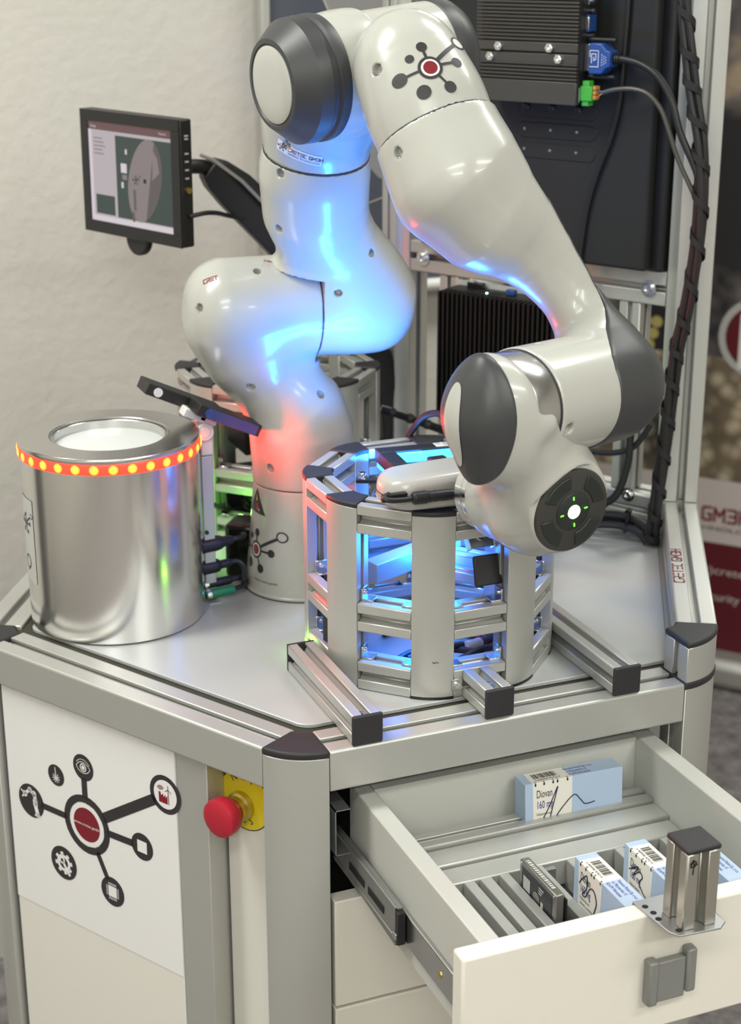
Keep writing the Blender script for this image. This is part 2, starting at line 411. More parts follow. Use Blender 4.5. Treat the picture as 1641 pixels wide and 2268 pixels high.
# ------------------------------------------------------------------ workbench: six corner posts, ring of beams, plate, panels
HC = V3(.18225, .3757, 0); HS = .3645; HA = .3757; PR0, PR1 = .0145, .06
def hv(k): a = R(-120+60*k); return HC+V3(math.cos(a), math.sin(a), 0)*((HA-PR1)/math.cos(R(30)))
def hdir(k): return V3(math.cos(R(60*k)), math.sin(R(60*k)), 0)        # along side k (from corner k to corner k+1)
def hout(k): return V3(math.sin(R(60*k)), -math.cos(R(60*k)), 0)       # outward
Z3 = V3(0, 0, 1)
wb = thing('workbench', (HC.x, HC.y, -TH), 'six-sided workbench of grey aluminium beams with pale top and printed side panel', 'workbench')
def post(name, k, z0, z1, half, o, r0, r1, parent, mats, grow=0., slots=True, **kw):
    a = R(-120+60*k) if half > R(25) else None
    return o
def corner(mb, o, ang, z0, z1, r0, r1, half, grow=0., slots=True, **kw):
    U = V3(math.cos(ang), math.sin(ang), 0); Vv = V3(-math.sin(ang), math.cos(ang), 0)
    return mb.prism(sector(r0, r1, half, slots, grow=grow, **kw), o, U, Vv, Z3, z0, z1)
for k in range(6):
    a = R(-120+60*k); o = hv(k)
    corner(MB(), o, a, -TH+.06, -.006, .02, PR1, R(30)).build('post', 'anodised', wb, bevel=.0006, seg=1)
    mb = MB(); mb.cyl(o+V3(math.cos(a), math.sin(a), 0)*.04+V3(0, 0, -TH), o+V3(math.cos(a), math.sin(a), 0)*.04+V3(0, 0, -TH+.06), .02, .012); mb.build('foot', 'black', wb, bevel=.002)
    if k in (0, 5): corner(MB(), o, a, -.0058, .0012, .02, PR1, R(30), grow=.0006, slots=False).build('post_cap', 'cap_plastic', wb, bevel=.0022, seg=3)
for k in range(6):
    d, n = hdir(k), hout(k); p = hv(k); q = p+d*HS
    # top beam: .0455 x .04, slot in its upper side
    w, h = PR1-PR0, .04; c = slot_square(1, 't' if k not in (2,) else 't', mouth=.19, lip=.10, cav=.42, depth=.25, ch=.035)
    mb = MB(); mb.prism([(x*w, y*h) for x, y in c], p+n*(PR0+PR1)/2+V3(0, 0, -h/2), -n if False else n, Z3, d, .0008, HS-.0008)
    mb.build('top_beam', 'anodised', wb, bevel=.0012, seg=2)
    if k != 0:
        profile(MB(), p+n*.04+V3(0, 0, -.74), q+n*.04+V3(0, 0, -.74), .04, 'tb').build('bottom_beam', 'anodised', wb)
# plate with rounded corners, dark joint round it
def hexplate(r, rc, m=6):
    pts = []
    for k in range(6):
        a = R(-120+60*k); vtx = HC+V3(math.cos(a), math.sin(a), 0)*((r-rc)/math.cos(R(30)))
        for i in range(m+1):
            b = a+R(30)*(2*i/m-1); pts.append((vtx.x+rc*math.cos(b), vtx.y+rc*math.sin(b)))
    return pts
AP = HA-PR1          # hexagon through the corner centres
X, Y = V3(1, 0, 0), V3(0, 1, 0)
def offplate(offs, rcs, m=6):
    pts = []
    for k in range(6):
        n0, n1 = hout(k-1), hout(k); a0, a1 = AP+offs[k-1], AP+offs[k]; rc = rcs[k]
        det = n0.x*n1.y-n0.y*n1.x; b0, b1 = a0-rc, a1-rc
        v = HC+V3((b0*n1.y-b1*n0.y)/det, (n0.x*b1-n1.x*b0)/det, 0); a = math.atan2(n0.y, n0.x)
        for i in range(m+1): pts.append((v.x+rc*math.cos(a+R(60)*i/m), v.y+rc*math.sin(a+R(60)*i/m)))
    return pts
MB().prism(offplate((.0037, .0150, .0150, .0037, .0037, .0037), (.02, .003, .012, .012, .02, .016)), (0, 0, 0), X, Y, Z3, -.004, 0).build('table_plate', 'table_top', wb, bevel=.0006, seg=1)
MB().prism(hexplate(AP+.0205, .03), (0, 0, 0), X, Y, Z3, -.012, -.0042).build('joint_strip', 'rubber', wb)
# raised second beam on the right side (corner 1 -> 2) and on the back-right side (corner 2 -> 3)
for k in (1, 2):
    d, n = hdir(k), hout(k); p = hv(k)
    mb = MB(); c = slot_square(1, 'tblr', mouth=.19, lip=.1, cav=.42, depth=.25, ch=.035)
    s0 = .0008
    mb.prism([(x*.04, y*.04) for x, y in c], p+n*.04+V3(0, 0, .0225), n, Z3, d, s0, HS-.0008)
    mb.build('raised_beam', 'anodised', wb, bevel=.001, seg=1)
o = hv(1); a = R(-60)
corner(MB(), o, a, -.006, .0005, .0195, PR1, R(30), grow=.001, slots=False).build('post_gasket', 'cap_plastic', wb, bevel=.001)
corner(MB(), o, a, .0005, .0365, .02, PR1, R(30)).build('post_riser', 'anodised', wb, bevel=.0006, seg=1)
corner(MB(), o, a, .0365, .0428, .02, PR1, R(30), grow=.0008, slots=False).build('post_cap', 'cap_plastic', wb, bevel=.0022, seg=3)
# lettering on the raised right beam
d, n = hdir(1), hout(1); dc = Decal(); e = dc.sign('CRETEC GMBH', 0, 0, .0100, 0, gap=.34, w=.17)
dc.place('sign_lettering', ['ink_red'], wb, hv(1)+n*.0330+d*.106+V3(0, 0, .0425), d*1, -n if False else V3(-n.x, -n.y, 0), lift=.0003)
# front face: drawers
MB().bb(.006, .366, .22, .36, -.735, -.042).build('drawer_shell', 'void', wb)  # black block standing in for the shade inside the cabinet
for z1, z0 in ((-.154, -.2665), (-.2695, -.44), (-.443, -.70)):
    mb = MB().bb(.0045, .3595, .002, .0185, z0, z1); mb.build('drawer_front', 'laminate', wb, bevel=.0012)
# left face (side 5): printed door, profile, emergency-stop panel
LA = hv(0)+hout(5)*PR1; LD = -hdir(5); LN = hout(5)
def lp(s, z, off=0.): return LA+LD*s+Z3*z+LN*off
def lbox(mb, s0, s1, z0, z1, o0, o1, mi=0): return mb.box(lp((s0+s1)/2, (z0+z1)/2, (o0+o1)/2), (s1-s0, z1-z0, o1-o0), (LD, Z3, LN), mi)
lbox(MB(), .1165, .3600, -.72, -.0405, -.012, -.008).build('door_panel', 'panel_white', wb, bevel=.0008)
lbox(MB(), .1167, .3600, -.2905, -.041, -.008, -.0074).build('print_sheet', 'print_white', wb)
lbox(MB(), .0760, .1155, -.72, -.0405, -.048, -.008).build('side_profile', 'anodised', wb, bevel=.001)
lbox(MB(), .002, .074, -.72, -.0405, -.036, -.032).build('narrow_panel', 'panel_white', wb, bevel=.0006)
lbox(MB(), .0735, .0763, -.72, -.0405, -.045, -.040).build('panel_seal', 'black', wb)
lbox(MB(), .3602, .3640, -.72, -.0405, -.040, -.018).build('panel_seal', 'black', wb)
lbox(MB(), .004, .36, -.735, -.0405, -.06, -.05).build('inner_wall', 'void', wb)
# printed emblem on the door (x to the right seen from outside = towards the front corner)
U5 = -LD; em = Decal(); r0 = .0328
em.logo(0, 0, r0, 0, 1, 2)
em.text('www.cretec.gmbh', -.0182, -.0018, .0046, 2, 3, width=.0366)
def scaled(pts, x, y, k): return [(x+a*k, y+b*k) for a, b in pts]
ex, ey = 0*r0, 1.96*r0                                               # eye
def arc(cx, cy, rx, ry, a0, a1, n=14): return [(cx+rx*math.cos(R(a0+(a1-a0)*i/n)), cy+ry*math.sin(R(a0+(a1-a0)*i/n))) for i in range(n+1)]
em.stroke(arc(ex, ey-.004, .0105, .010, 25, 155), .0009, 2, 1); em.stroke(arc(ex, ey+.004, .0105, .010, 205, 335), .0009, 2, 1)
em.ring(ex, ey, .0046, .0034, 2, 1); em.disc(ex, ey, .0024, 2, 1); em.stroke(arc(ex, ey-.0035, .0115, .0125, 40, 140), .0007, 2, 1)
lx, ly = -1.26*r0, 1.29*r0                                            # laser spark
for i in range(11):
    q = R(90+360*i/11); em.line((lx+.001*math.cos(q), ly-.003+.001*math.sin(q)), (lx+.0055*math.cos(q), ly-.003+.0055*math.sin(q)), .0008, 2, 1, 1)
em.disc(lx, ly-.003, .0026, 2, 1); em.line((lx, ly-.002), (lx-.001, ly+.009), .001, 2, 1, 1)
ax_, ay_ = -2.52*r0, 0                                                # robot-arm sign
em.stroke([(ax_+.009, ay_-.014), (ax_+.006, ay_-.004)], .0055, 2, 1); em.stroke([(ax_+.007, ay_-.002), (ax_+.006, ay_+.006)], .005, 2, 1)
em.stroke([(ax_+.006, ay_+.007), (ax_-.001, ay_+.012)], .0042, 2, 1); em.stroke([(ax_-.001, ay_+.012), (ax_-.008, ay_+.006)], .0034, 2, 1)
em.disc(ax_+.0062, ay_+.0005, .0036, 2, 1); em.disc(ax_+.005, ay_+.009, .0034, 2, 1); em.disc(ax_-.001, ay_+.0118, .0032, 2, 1)
em.disc(ax_-.009, ay_+.005, .0034, 2, 1); em.stroke([(ax_-.010, ay_+.005), (ax_-.014, ay_+.008)], .0018, 2, 1); em.stroke([(ax_-.010, ay_+.004), (ax_-.013, ay_+.001)], .0018, 2, 1)
em.poly([(ax_+.004, ay_-.0165), (ax_+.014, ay_-.0165), (ax_+.011, ay_-.012), (ax_+.006, ay_-.012)], 2, 1)
fx, fy = 3.45*r0-.001, 2.2*r0                                         # factory, wind wheel, radio waves
em.poly(scaled([(-.0075, -.0095), (.004, -.0095), (.004, .0), (.0015, -.0035), (.0015, 0), (-.0015, -.003), (-.0015, .0005), (-.0045, -.002), (-.005, .0015), (-.0075, .0015)], fx, fy, 1), 1, 1)
em.line((fx+.0055, fy-.0095), (fx+.005, fy+.008), .001, 1, 1, 1)
for q in (90, 210, 330): em.line((fx+.005, fy+.006), (fx+.005+.0048*math.cos(R(q)), fy+.006+.0048*math.sin(R(q))), .0008, 1, 1, 1)
for q in (.0018, .0034, .005): em.stroke(arc(fx-.0045, fy+.003, q, q, 45, 150, 8), .0009, 1, 1)
gx, gy = -1.18*r0, -1.76*r0                                           # gear and spanner
em.ring(gx, gy, .0098, .0062, 2, 1)
for i in range(8):
    q = R(45*i+10); em.line((gx+.009*math.cos(q), gy+.009*math.sin(q)), (gx+.0128*math.cos(q), gy+.0128*math.sin(q)), .0042, 2, 1, 1)
em.line((gx-.001, gy+.001), (gx+.0085, gy-.0125), .0034, 2, 2, 1); em.ring(gx-.0022, gy+.0028, .0042, .0020, 2, 2)
em.rect(2.38*r0-.0065, .1*r0-.0065, 2.38*r0+.0065, .1*r0+.0065, 2, 1)
cx_, cy_ = .98*r0, -1.97*r0                                           # chip
em.rect(cx_-.0058, cy_-.0062, cx_+.0058, cy_+.0062, 2, 1)
for i in range(7):
    t = -.005+.01*i/6
    for sg in (-1, 1):
        em.line((cx_+t, cy_+sg*.0072), (cx_+t, cy_+sg*.0095), .0008, 2, 1, 1); em.line((cx_+sg*.0068, cy_+t), (cx_+sg*.0088, cy_+t), .0008, 2, 1, 1)
em.place('print_emblem', ['ink_dark', 'ink_red', 'print_white'], wb, lp(.2437, -.1655, -.0073), U5, Z3, lift=.0002, step=.00012)
# emergency stop
es = thing('emergency_stop_button', lp(.0585, -.09, -.032), 'red mushroom emergency stop button on a round yellow plate', 'button')
mb = MB(); mb.lathe([(.0310, 0), (.0310, .0012), (0, .0012)], lp(.0505, -.0820, -.032), LN, 40); mb.build('yellow_plate', 'estop_yellow', es, bevel=.0003)
mb = MB(); mb.lathe([(.0302, 0), (.0310, 0), (.0310, .0013), (.0302, .0013)], lp(.0505, -.0820, -.0319), LN, 40, ring=True); mb.build('plate_rim', 'black', es)
dc = Decal()
for i, ch in enumerate('NOT-AUS'):
    q = R(150-40*i) if i < 3 else None
for i, (ch, q) in enumerate([('A', -122), ('U', -94), ('S', -66)]):
    q = R(q); dc.text(ch, .0245*math.cos(q)-.004*math.cos(q+math.pi/2), .0245*math.sin(q)-.004*math.sin(q+math.pi/2), .0105, 0, 0, rot=q+math.pi/2)
dc.place('plate_lettering', ['ink_dark'], es, lp(.0505, -.0820, -.0308), U5, Z3); dc = Decal()
for i, (ch, q) in enumerate([('N', 122), ('O', 92), ('T', 64)]):
    q = R(q); dc.text(ch, .0205*math.cos(q)+.004*math.cos(q+math.pi/2), .0205*math.sin(q)+.004*math.sin(q+math.pi/2), .0105, 0, 0, rot=q-math.pi/2)
dc.place('plate_lettering', ['ink_dark'], es, lp(.0505, -.0820, -.0308), U5, Z3)
ec = lp(.0535, -.0885, -.031)
MB().lathe([(.0145, 0), (.0145, .006), (.012, .0075), (.0115, .016), (0, .016)], ec, LN, 32).build('collar', 'brass', es)
MB().lathe([(.0125, .013), (.0135, .016), (.0165, .019), (.0185, .023), (.0188, .031), (.0180, .0340), (.0145, .0356), (.007, .0364), (0, .0366)], ec, LN, 40).build('mushroom_head', 'estop_red', es)

# ------------------------------------------------------------------ open drawer
dr = thing('drawer', (.18, -.11, -.1635), 'open pale drawer with aluminium dividers pulled out of the workbench front', 'drawer')
MB().bb(.0085, .3775, -.256, -.2378, -.1630, -.0532).build('front_panel', 'laminate', dr, bevel=.0022, seg=2)
MB().bb(.0345, .0518, -.2376, .04, -.1615, -.0589).build('side_panel', 'drawer_body', dr, bevel=.0012)
MB().bb(.327, .3465, -.2376, .04, -.1615, -.0589).build('side_panel', 'drawer_body', dr, bevel=.0012)
MB().bb(.0520, .3268, .0225, .0385, -.1615, -.0592).build('back_panel', 'drawer_body', dr)
MB().bb(.0520, .3268, -.2376, .0223, -.1560, -.1500).build('bottom_board', 'drawer_body', dr)
hd = MB(); hp = [(-.022, -.0215), (-.022, .0215), (.022, .0215), (.022, -.0215)]
HX, HZ = .1905, -.1115
MB().bb(HX-.0225, HX-.0135, -.2665, -.2562, HZ-.0215, HZ+.0195).build('handle_end', 'handle_grey', dr, bevel=.002)
MB().bb(HX+.0125, HX+.0215, -.2665, -.2562, HZ-.0165, HZ+.0235).build('handle_end', 'handle_grey', dr, bevel=.002)
MB().bb(HX-.0135, HX+.0125, -.2640, -.257, HZ-.0205, HZ+.0165).build('handle_grip', 'handle_grey', dr, bevel=.001)
# telescopic runner on the left side
MB().bb(.0305, .0345, -.2376, .05, -.1420, -.1120).build('inner_rail', 'steel', dr, bevel=.001)
for yy in (-.17, -.205, -.222): MB().cyl((.0305, yy, -.127), (.0298, yy, -.127), .003).build('rail_screw', 'brass', dr)
mb = MB()
for z0, z1 in ((-.1430, -.1375), (-.1130, -.1075)): mb.bb(.0235, .0303, -.095, .055, z0, z1)
mb.bb(.0235, .0255, -.095, .055, -.1430, -.1075); mb.build('middle_rail', 'anodised_dark', dr, bevel=.0008)
for yy in (-.05, -.005): MB().bb(.0230, .0234, yy-.018, yy+.018, -.129, -.1215).build('rail_slot', 'void', dr, bevel=.0003)
MB().bb(.0225, .030, -.101, -.094, -.141, -.109).build('rail_stop', 'black', dr, bevel=.001)
MB().bb(.0215, .0235, -.0985, -.090, -.137, -.131).build('rail_catch', 'steel', dr, bevel=.0006)
mb = MB(); mb.bb(.0065, .0075, .004, .2, -.108, -.062); mb.bb(.0065, .021, .004, .2, -.063, -.062); mb.bb(.0065, .021, .004, .2, -.108, -.107); mb.build('runner_channel', 'zinc', wb)

# aluminium rack inside the drawer
rk = thing('divider_rack', (.19, -.13, -.15), 'rack of slotted aluminium bars and slats inside the open drawer', 'rack')
for y0, y1, zt, xs in ((-.0145, .0105, -.1065, (.0525, .3262)), (-.0435, -.0165, -.1105, (.0525, .3262)), (-.0715, -.0455, -.113, (.0525, .3240))):
    w = y1-y0; mb = MB(); mb.prism(slot_square(w, 't' if y0 > -.03 else '', mouth=.2), ((xs[0]), (y0+y1)/2, zt-w/2), Y, Z3, X, 0, xs[1]-xs[0]); mb.build('cross_bar', 'anodised', rk, bevel=.0006, seg=1)
SL = [(.068, .0785), (.0981, .1083), (.114, .1251), (.1331, .1424), (.1658, .1757), (.2006, .2108), (.2188, .228), (.2501, .2595), (.2677, .2775), (.2981, .3068), (.3157, .3241)]
for x0, x1 in SL:
    MB().bb(x0, x1, -.2372, -.0717, -.1410, -.1132).build('slat', 'anodised', rk, bevel=.0006, seg=1)
for x in (.1780, .2135, .2620, .3085):
    mb = MB(); mb.bb(x-.0002, x+.0115, -.0735, -.0719, -.131, -.119); mb.bb(x-.002, x-.0003, -.0895, -.0719, -.131, -.119); mb.build('angle_bracket', 'steel', rk)

# medicine cartons
def carton(loc, rot, label, scrib, L=.0930, Dp=.0205, H=.0500, strokes=None):
    """long side along local x (text face looks to -y), height z"""
    t = thing('medicine_carton', loc, label, 'carton', 'medicine cartons in the open drawer')
    t.rotation_euler = rot
    LOC[t.name] = V3(0, 0, TH)                    # parts are written in the carton's own frame
    cut = .405*L
    MB().bb(0, .0075*L/.093, -Dp, 0, 0, H).build('end_band', 'carton_blue', t, bevel=.0004, seg=1)
    MB().bb(.0075*L/.093, cut+.0075, -Dp, 0, 0, H).build('white_sleeve', 'carton_white', t, bevel=.0004, seg=1)
    MB().bb(cut+.0075, L, -Dp, 0, 0, H).build('blue_sleeve', 'carton_blue', t, bevel=.0004, seg=1)
    d = Decal()
    d.text('Diovan', .0115, H-.0155, .0115, 0, width=.0165); d.text('160 mg', .0115, H-.0265, .0110, 1, width=.0175)
    d.text('Valsartanum', .0115, H-.0335, .0040, 0, width=.0165); d.text('tabletki powlekane', .0115, H-.0385, .0040, 0, width=.0245)
    for x in (.0105, .0195, .0290, .0335, .0440): d.rect(x-.0008, H-.0032, x+.0008, H-.0002, 2)
    d.place('face_print', ['ink_dark', 'ink_blue', 'black'], t, (0, -Dp, 0), X, Z3)
    d = Decal(); rnd = random.Random(7); x = .0135
    while x < .0385:
        w = rnd.choice((.00035, .00055, .0008)); d.rect(x, Dp*.36, x+w, Dp*.80, 0); x += w+rnd.choice((.0004, .0006, .0009))
    d.text('5 909990 929214', .0125, Dp*.16, .0036, 0, width=.026)
    d.text('Novartis Poland Sp. z o.o.', .0475, Dp*.66, .0048, 1, width=.031); d.text('ul. Marynarska 15', .0475, Dp*.40, .0048, 1, width=.022); d.text('02-674 Warszawa', .0475, Dp*.14, .0048, 1, width=.023)
    for x in (.0105, .0195, .0290, .0335, .0440): d.rect(x-.0008, .0002, x+.0008, .0016, 2)
    d.place('top_print', ['ink_dark', 'ink_blue', 'black'], t, (0, -Dp, H), X, Y)
    mb = MB(); mb.tube([(a, -Dp-.0003, b) for a, b in scrib], .00052, 5, k=5, hint=(0, 1, 0)); mb.build('pen_scribble', 'marker', t)
    return t
S0 = [(.014, .0115), (.024, .028), (.0335, .0485), (.0315, .040), (.0255, .0155), (.030, .0165), (.040, .028), (.051, .0372), (.0575, .0315), (.063, .0255), (.073, .0262)]
S1 = [(.010, .030), (.014, .036), (.022, .043), (.0225, .031), (.016, .0225), (.021, .0225), (.028, .034), (.035, .035), (.0395, .026), (.036, .013), (.043, .0085), (.055, .010), (.068, .0075)]
S2 = [(.010, .0305), (.020, .036), (.013, .033), (.024, .0395), (.017, .028), (.027, .0365), (.0315, .033), (.027, .026), (.033, .0195), (.042, .0155), (.052, .010)]
carton((.1925, .0135, -.1275), (R(-4), 0, R(-1.0)), 'light blue and white medicine carton standing against the drawer back', S0, L=.1030, Dp=.0225, H=.0560)
carton((.1965, -.1285, -.1230), (0, 0, R(-90)), 'light blue and white medicine carton between slats, next to the hard drive', S1)
carton((.2475, -.1255, -.1230), (0, 0, R(-90)), 'light blue and white medicine carton just left of the upright profile stub', S2)
carton((.2965, -.1255, -.1230), (0, 0, R(-90)), 'medicine carton at the right drawer wall, mostly hidden behind the profile stub', S2)

# hard drive standing between two slats
hdv = thing('hard_drive', (.1425, -.165, -.15), 'small black and grey hard drive standing upright between drawer slats', 'hard drive')
HXx = .1440
mb = MB(); mb.bb(HXx, HXx+.0088, -.1545, -.0890, -.1490, -.0895); mb.build('case', 'hdd_metal', hdv, bevel=.0012)
mb = MB(); mb.bb(HXx-.0004, HXx, -.1490, -.0940, -.1480, -.0940); mb.build('label_sheet', 'hdd_label', hdv)
mb = MB(); mb.bb(HXx+.009, HXx+.0105, -.1565, -.140, -.148, -.094); mb.build('circuit_board', 'black', hdv)
dc = Decal(); dc.disc(.028, -.0185, .0062, 1, 0); dc.ring(.028, -.0185, .0068, .0063, 2, 0)
dc.rect(.004, -.021, .0165, -.008, 3, 0); dc.rect(.036, -.0235, .0405, -.0165, 3, 0)
for i in range(7): dc.rect(.004+.0015*(i % 3), -.0285-.0042*i, .028+.005*(i % 4), -.0262-.0042*i, 3, 0)
for i in range(3): dc.rect(.032, -.0060-.0026*i, .041-.002*i, -.0045-.0026*i, 3, 0)
dc.place('label_print', ['ink_dark', 'hdd_metal', 'black', 'label_grey'], hdv, (HXx-.0004, -.0935, -.0925), (0, -1, 0), Z3, lift=.0002)
dc = Decal(); rnd = random.Random(3); y = .004
for i in range(15):
    w = rnd.choice((.0016, .0022, .003)); dc.rect(y, .0025, y+w, .0062, 0); y += w+.0009
dc.place('edge_label', ['label_grey'], hdv, (HXx, -.0910, -.0895), (0, -1, 0), (1, 0, 0))
for yy in (-.1515, -.092): 
    MB().cyl((HXx, yy, -.0920), (HXx-.0006, yy, -.0920), .0014, n=12).build('screw', 'steel', hdv)

# profile stub on a perforated plate screwed to the drawer front
sb = thing('profile_stub', (.195, -.265, -.0530), 'upright aluminium profile stub with black cap on a perforated plate over the drawer front', 'bracket')
pl = [(.1665, -.2385), (.1705, -.2845), (.1750, -.2925), (.2110, -.2952), (.2190, -.2890), (.2195, -.2385)]
mb = MB(); mb.prism(pl, (0, 0, -.0529), X, Y, Z3, 0, .0016); mb.bb(.1665, .2195, -.2385, -.2372, -.066, -.0513); mb.build('plate', 'zinc', sb, bevel=.0004)
for x, y in ((.172, -.2475), (.1735, -.2575), (.1725, -.2665), (.1785, -.286), (.2155, -.276)):
    MB().lathe([(.0026, 0), (.0026, .0002), (0, .0002)], (x, y, -.0513), Z3, 16).build('plate_hole', 'void', sb)
mb = MB(); mb.prism(slot_square(.0300, 'tblr', mouth=.30, lip=.08, cav=.4, depth=.30), (.1955, -.2735, -.0513), X, Y, Z3, 0, .0660); mb.build('profile', 'stub_alu', sb, bevel=.0006, seg=1)
MB().bb(.1800, .2110, -.2890, -.2580, .0147, .0195).build('end_cap', 'cap_plastic', sb, bevel=.002, seg=3)
dc = Decal(); dc.stroke([(.0, .006), (.0025, .0085), (.0005, .0035), (.004, .0035), (.0055, .007), (.003, .009), (.0035, .0045), (.0065, .005)], .0009, 0); dc.stroke([(.0032, .003), (.003, -.003)], .0010, 0)
dc.place('pen_mark', ['black'], sb, (.1830, -.28855, .0010), X, Z3)

# ------------------------------------------------------------------ upright frame on the back-right side, with display and computers
fr = thing('gantry', (.456, .534, .044), 'tall frame of aluminium uprights and cross beam standing on the workbench back', 'frame')
D2, E2 = hv(2), hv(3); FD, FN = hdir(2), hout(2)                 # along (2 -> 3), outward (away from the robot)
def fp(s, z, o): return D2+FD*s+FN*o+Z3*z
for o, a in ((D2, 0.), (E2, R(60))):
    corner(MB(), o, a, .0430 if o is D2 else .001, .86, .02, PR1, R(30)).build('upright', 'anodised', fr, bevel=.0012, seg=2)
corner(MB(), D2, 0., -.004, .0425, .02, PR1, R(30)).build('upright_foot', 'anodised', fr, bevel=.0008, seg=1)
def fbeam(name, s0, s1, z, o, w, sides='tblr'):
    mb = MB(); c = slot_square(w, sides, mouth=.2, lip=.1, cav=.42)
    mb.prism(c, fp(s0, z, o), FN, Z3, FD, 0, s1-s0); return mb.build(name, 'anodised', fr, bevel=.0012, seg=2)
fbeam('cross_beam', .0008, HS-.0008, .293, .04, .04)
fbeam('cross_beam', .0008, HS-.0008, .80, .04, .04)
mb = MB(); mb.prism(slot_square(.028, 'tblr'), fp(.047, .0435, .036), FD, FN, Z3, 0, .229); mb.build('strut', 'anodised', fr, bevel=.0006, seg=1)
mb = MB(); mb.prism(slot_square(.028, 'tblr'), fp(.305, .0435, .036), FD, FN, Z3, 0, .229); mb.build('strut', 'anodised', fr, bevel=.0006, seg=1)
for s in (.022, .343):
    mb = MB(); hex_bolt(mb, fp(s, .292, .0195), -FN, .0065, .0055); mb.build('bolt', 'chrome', fr)
# display seen from behind
dp = thing('flat_display', fp(.17, .314, .02), 'large black flat display seen from its rear, hung in the aluminium frame', 'display')
def fbox(mb, s0, s1, z0, z1, o0, o1, mi=0): return mb.box(fp((s0+s1)/2, (z0+z1)/2, (o0+o1)/2), (s1-s0, z1-z0, o1-o0), (FD, Z3, FN), mi)
fbox(MB(), .0035, .345, .3140, .770, .012, .046).build('bezel', 'black', dp, bevel=.003)
fbox(MB(), .0165, .332, .3150, .757, -.004, .011).build('rear_shell', 'black_matte', dp, bevel=.004, seg=3)
def capsule2(x0, x1, h, n=10):
    return [(x1-h+h*math.cos(R(-90+180*i/n)), h*math.sin(R(-90+180*i/n))) for i in range(n+1)]+[(x0+h+h*math.cos(R(90+180*i/n)), h*math.sin(R(90+180*i/n))) for i in range(n+1)]
for z in (.4865, .4635, .4405):
    P = capsule2(.087, .192, .0085)
    MB().prism(P, fp(0, z, -.004), FD, Z3, -FN, 0, .0009).build('pressed_slot', 'black_matte', dp, bevel=.0004)
    mb = MB(); mb.tube([fp(p[0], z+p[1], -.0043) for p in P], .0005, 4, closed=True, smooth=False); mb.build('slot_edge', 'black', dp)
    for s in (.112, .147, .182): 
        if z > .475: MB().lathe([(.0042, 0), (.0042, .002), (.0030, .0028), (0, .0028)], fp(s-.002, z+.004, -.0049), -FN, 14).build('rosette_screw', 'black_gloss', dp)
        else: MB().lathe([(.0018, 0), (.0014, .0006), (0, .0006)], fp(s, z+.001, -.0049), -FN, 10).build('rivet', 'zinc', dp)
# finned computer on the display
pc = thing('finned_computer', fp(.157, .498, -.02), 'bronze-grey computer with horizontal cooling fins mounted high on the black display', 'computer')
c0, c1, zb, zt, of = .0885, .2215, .4985, .735, -.050
fbox(MB(), c0+.0015, c1, zb+.001, zt, -.042, -.0042).build('housing', 'bronze_fin', pc, bevel=.001)
fbox(MB(), c0-.0006, c0+.0014, zb+.002, zt, -.046, -.006).build('connector_panel', 'black', pc)
fbox(MB(), c0, c1, zb, zb+.0245, of, -.0425).build('solid_bar', 'bronze_fin', pc, bevel=.0008)
for z0, z1 in ((.5425, .5525), (.5545, .5645)): fbox(MB(), c0, c1, z0, z1, of, -.0425).build('solid_bar', 'bronze_fin', pc, bevel=.0006)
zz = [zb+.0262+.00395*i for i in range(5)]+[.5665+.00395*i for i in range(42)]
base = None
for z in zz:
    if z+.003 > zt: break
    if base is None:
        base = fbox(MB(), c0, c1, zz[0], zz[0]+.0022, of, -.0425).build('fin', 'bronze_fin', pc)
    else: inst(base, pc, (0, 0, z-zz[0]))
for s, z in ((.1905, .5590), (.1235, .5590), (.2015, .5475), (.1115, .5475)):
    MB().lathe([(.0052, 0), (.0052, .003), (.0036, .003), (.0036, .0042), (.0018, .0042), (.0018, .001), (0, .001)], fp(s, z, of), -FN, 6).build('hex_nut', 'chrome', pc)
def conn(name, z0, z1, o0, o1, m, out=.004): return fbox(MB(), c0-out, c0-.0006, z0, z1, o0, o1).build(name, m, pc, bevel=.0006)
conn('video_socket', .5765, .5945, -.036, -.018, 'plug_blue'); conn('video_socket_rim', .5785, .5925, -.038, -.0365, 'chrome', .006)
for z in (.5725, .5985, .5955+.014): 
    MB().cyl(fp(c0-.0006, z, -.028), fp(c0-.007, z, -.028), .0024, n=10).build('socket_post', 'steel', pc)
conn('usb_socket', .605, .622, -.034, -.022, 'steel', .003)
conn('port_legend', .5015, .5175, -.0445, -.0435, 'label_grey', .0012)
# blue plug with cable
bp = thing('blue_plug_cable', fp(.07, .55, -.03), 'blue D-sub plug with a thick black cable leaving the finned computer', 'cable')
sh = [(0, -.0165), (0, .0165), (.0155, .0165), (.0215, .0095), (.0265, .0085), (.0265, -.0085), (.0215, -.0095), (.0155, -.0165)]
MB().prism([(a, b) for a, b in sh], fp(.0795, .549, -.041), -FD, Z3, FN, 0, .020).build('plug_shell', 'plug_blue', bp, bevel=.0018, seg=3)
fbox(MB(), .0797, .0880, .535, .564, -.036, -.026).build('plug_collar', 'steel', bp, bevel=.0008)
for z in (.5685, .5295):
    MB().cyl(fp(.0845, z, -.031), fp(.0510, z, -.031), .0027, n=12).build('thumb_screw', 'black', bp)
for i in range(3): MB().lathe([(.0058, 0), (.0058, .0016), (.0046, .0016), (.0046, .0026)], fp(.0530-.0027*i, .549, -.031), -FD, 14).build('strain_relief', 'black', bp)
mb = MB(); mb.tube([fp(.053, .549, -.031), fp(.040, .549, -.031), fp(.020, .545, -.0315), fp(.000, .535, -.033), fp(-.014, .520, -.034), fp(-.024, .503, -.035), fp(-.034, .475, -.0345), (.5480, .3110, .430), (.5508, .3088, .395), (.5510, .3088, .36)], .0040, 10); mb.build('cable', 'black', bp)
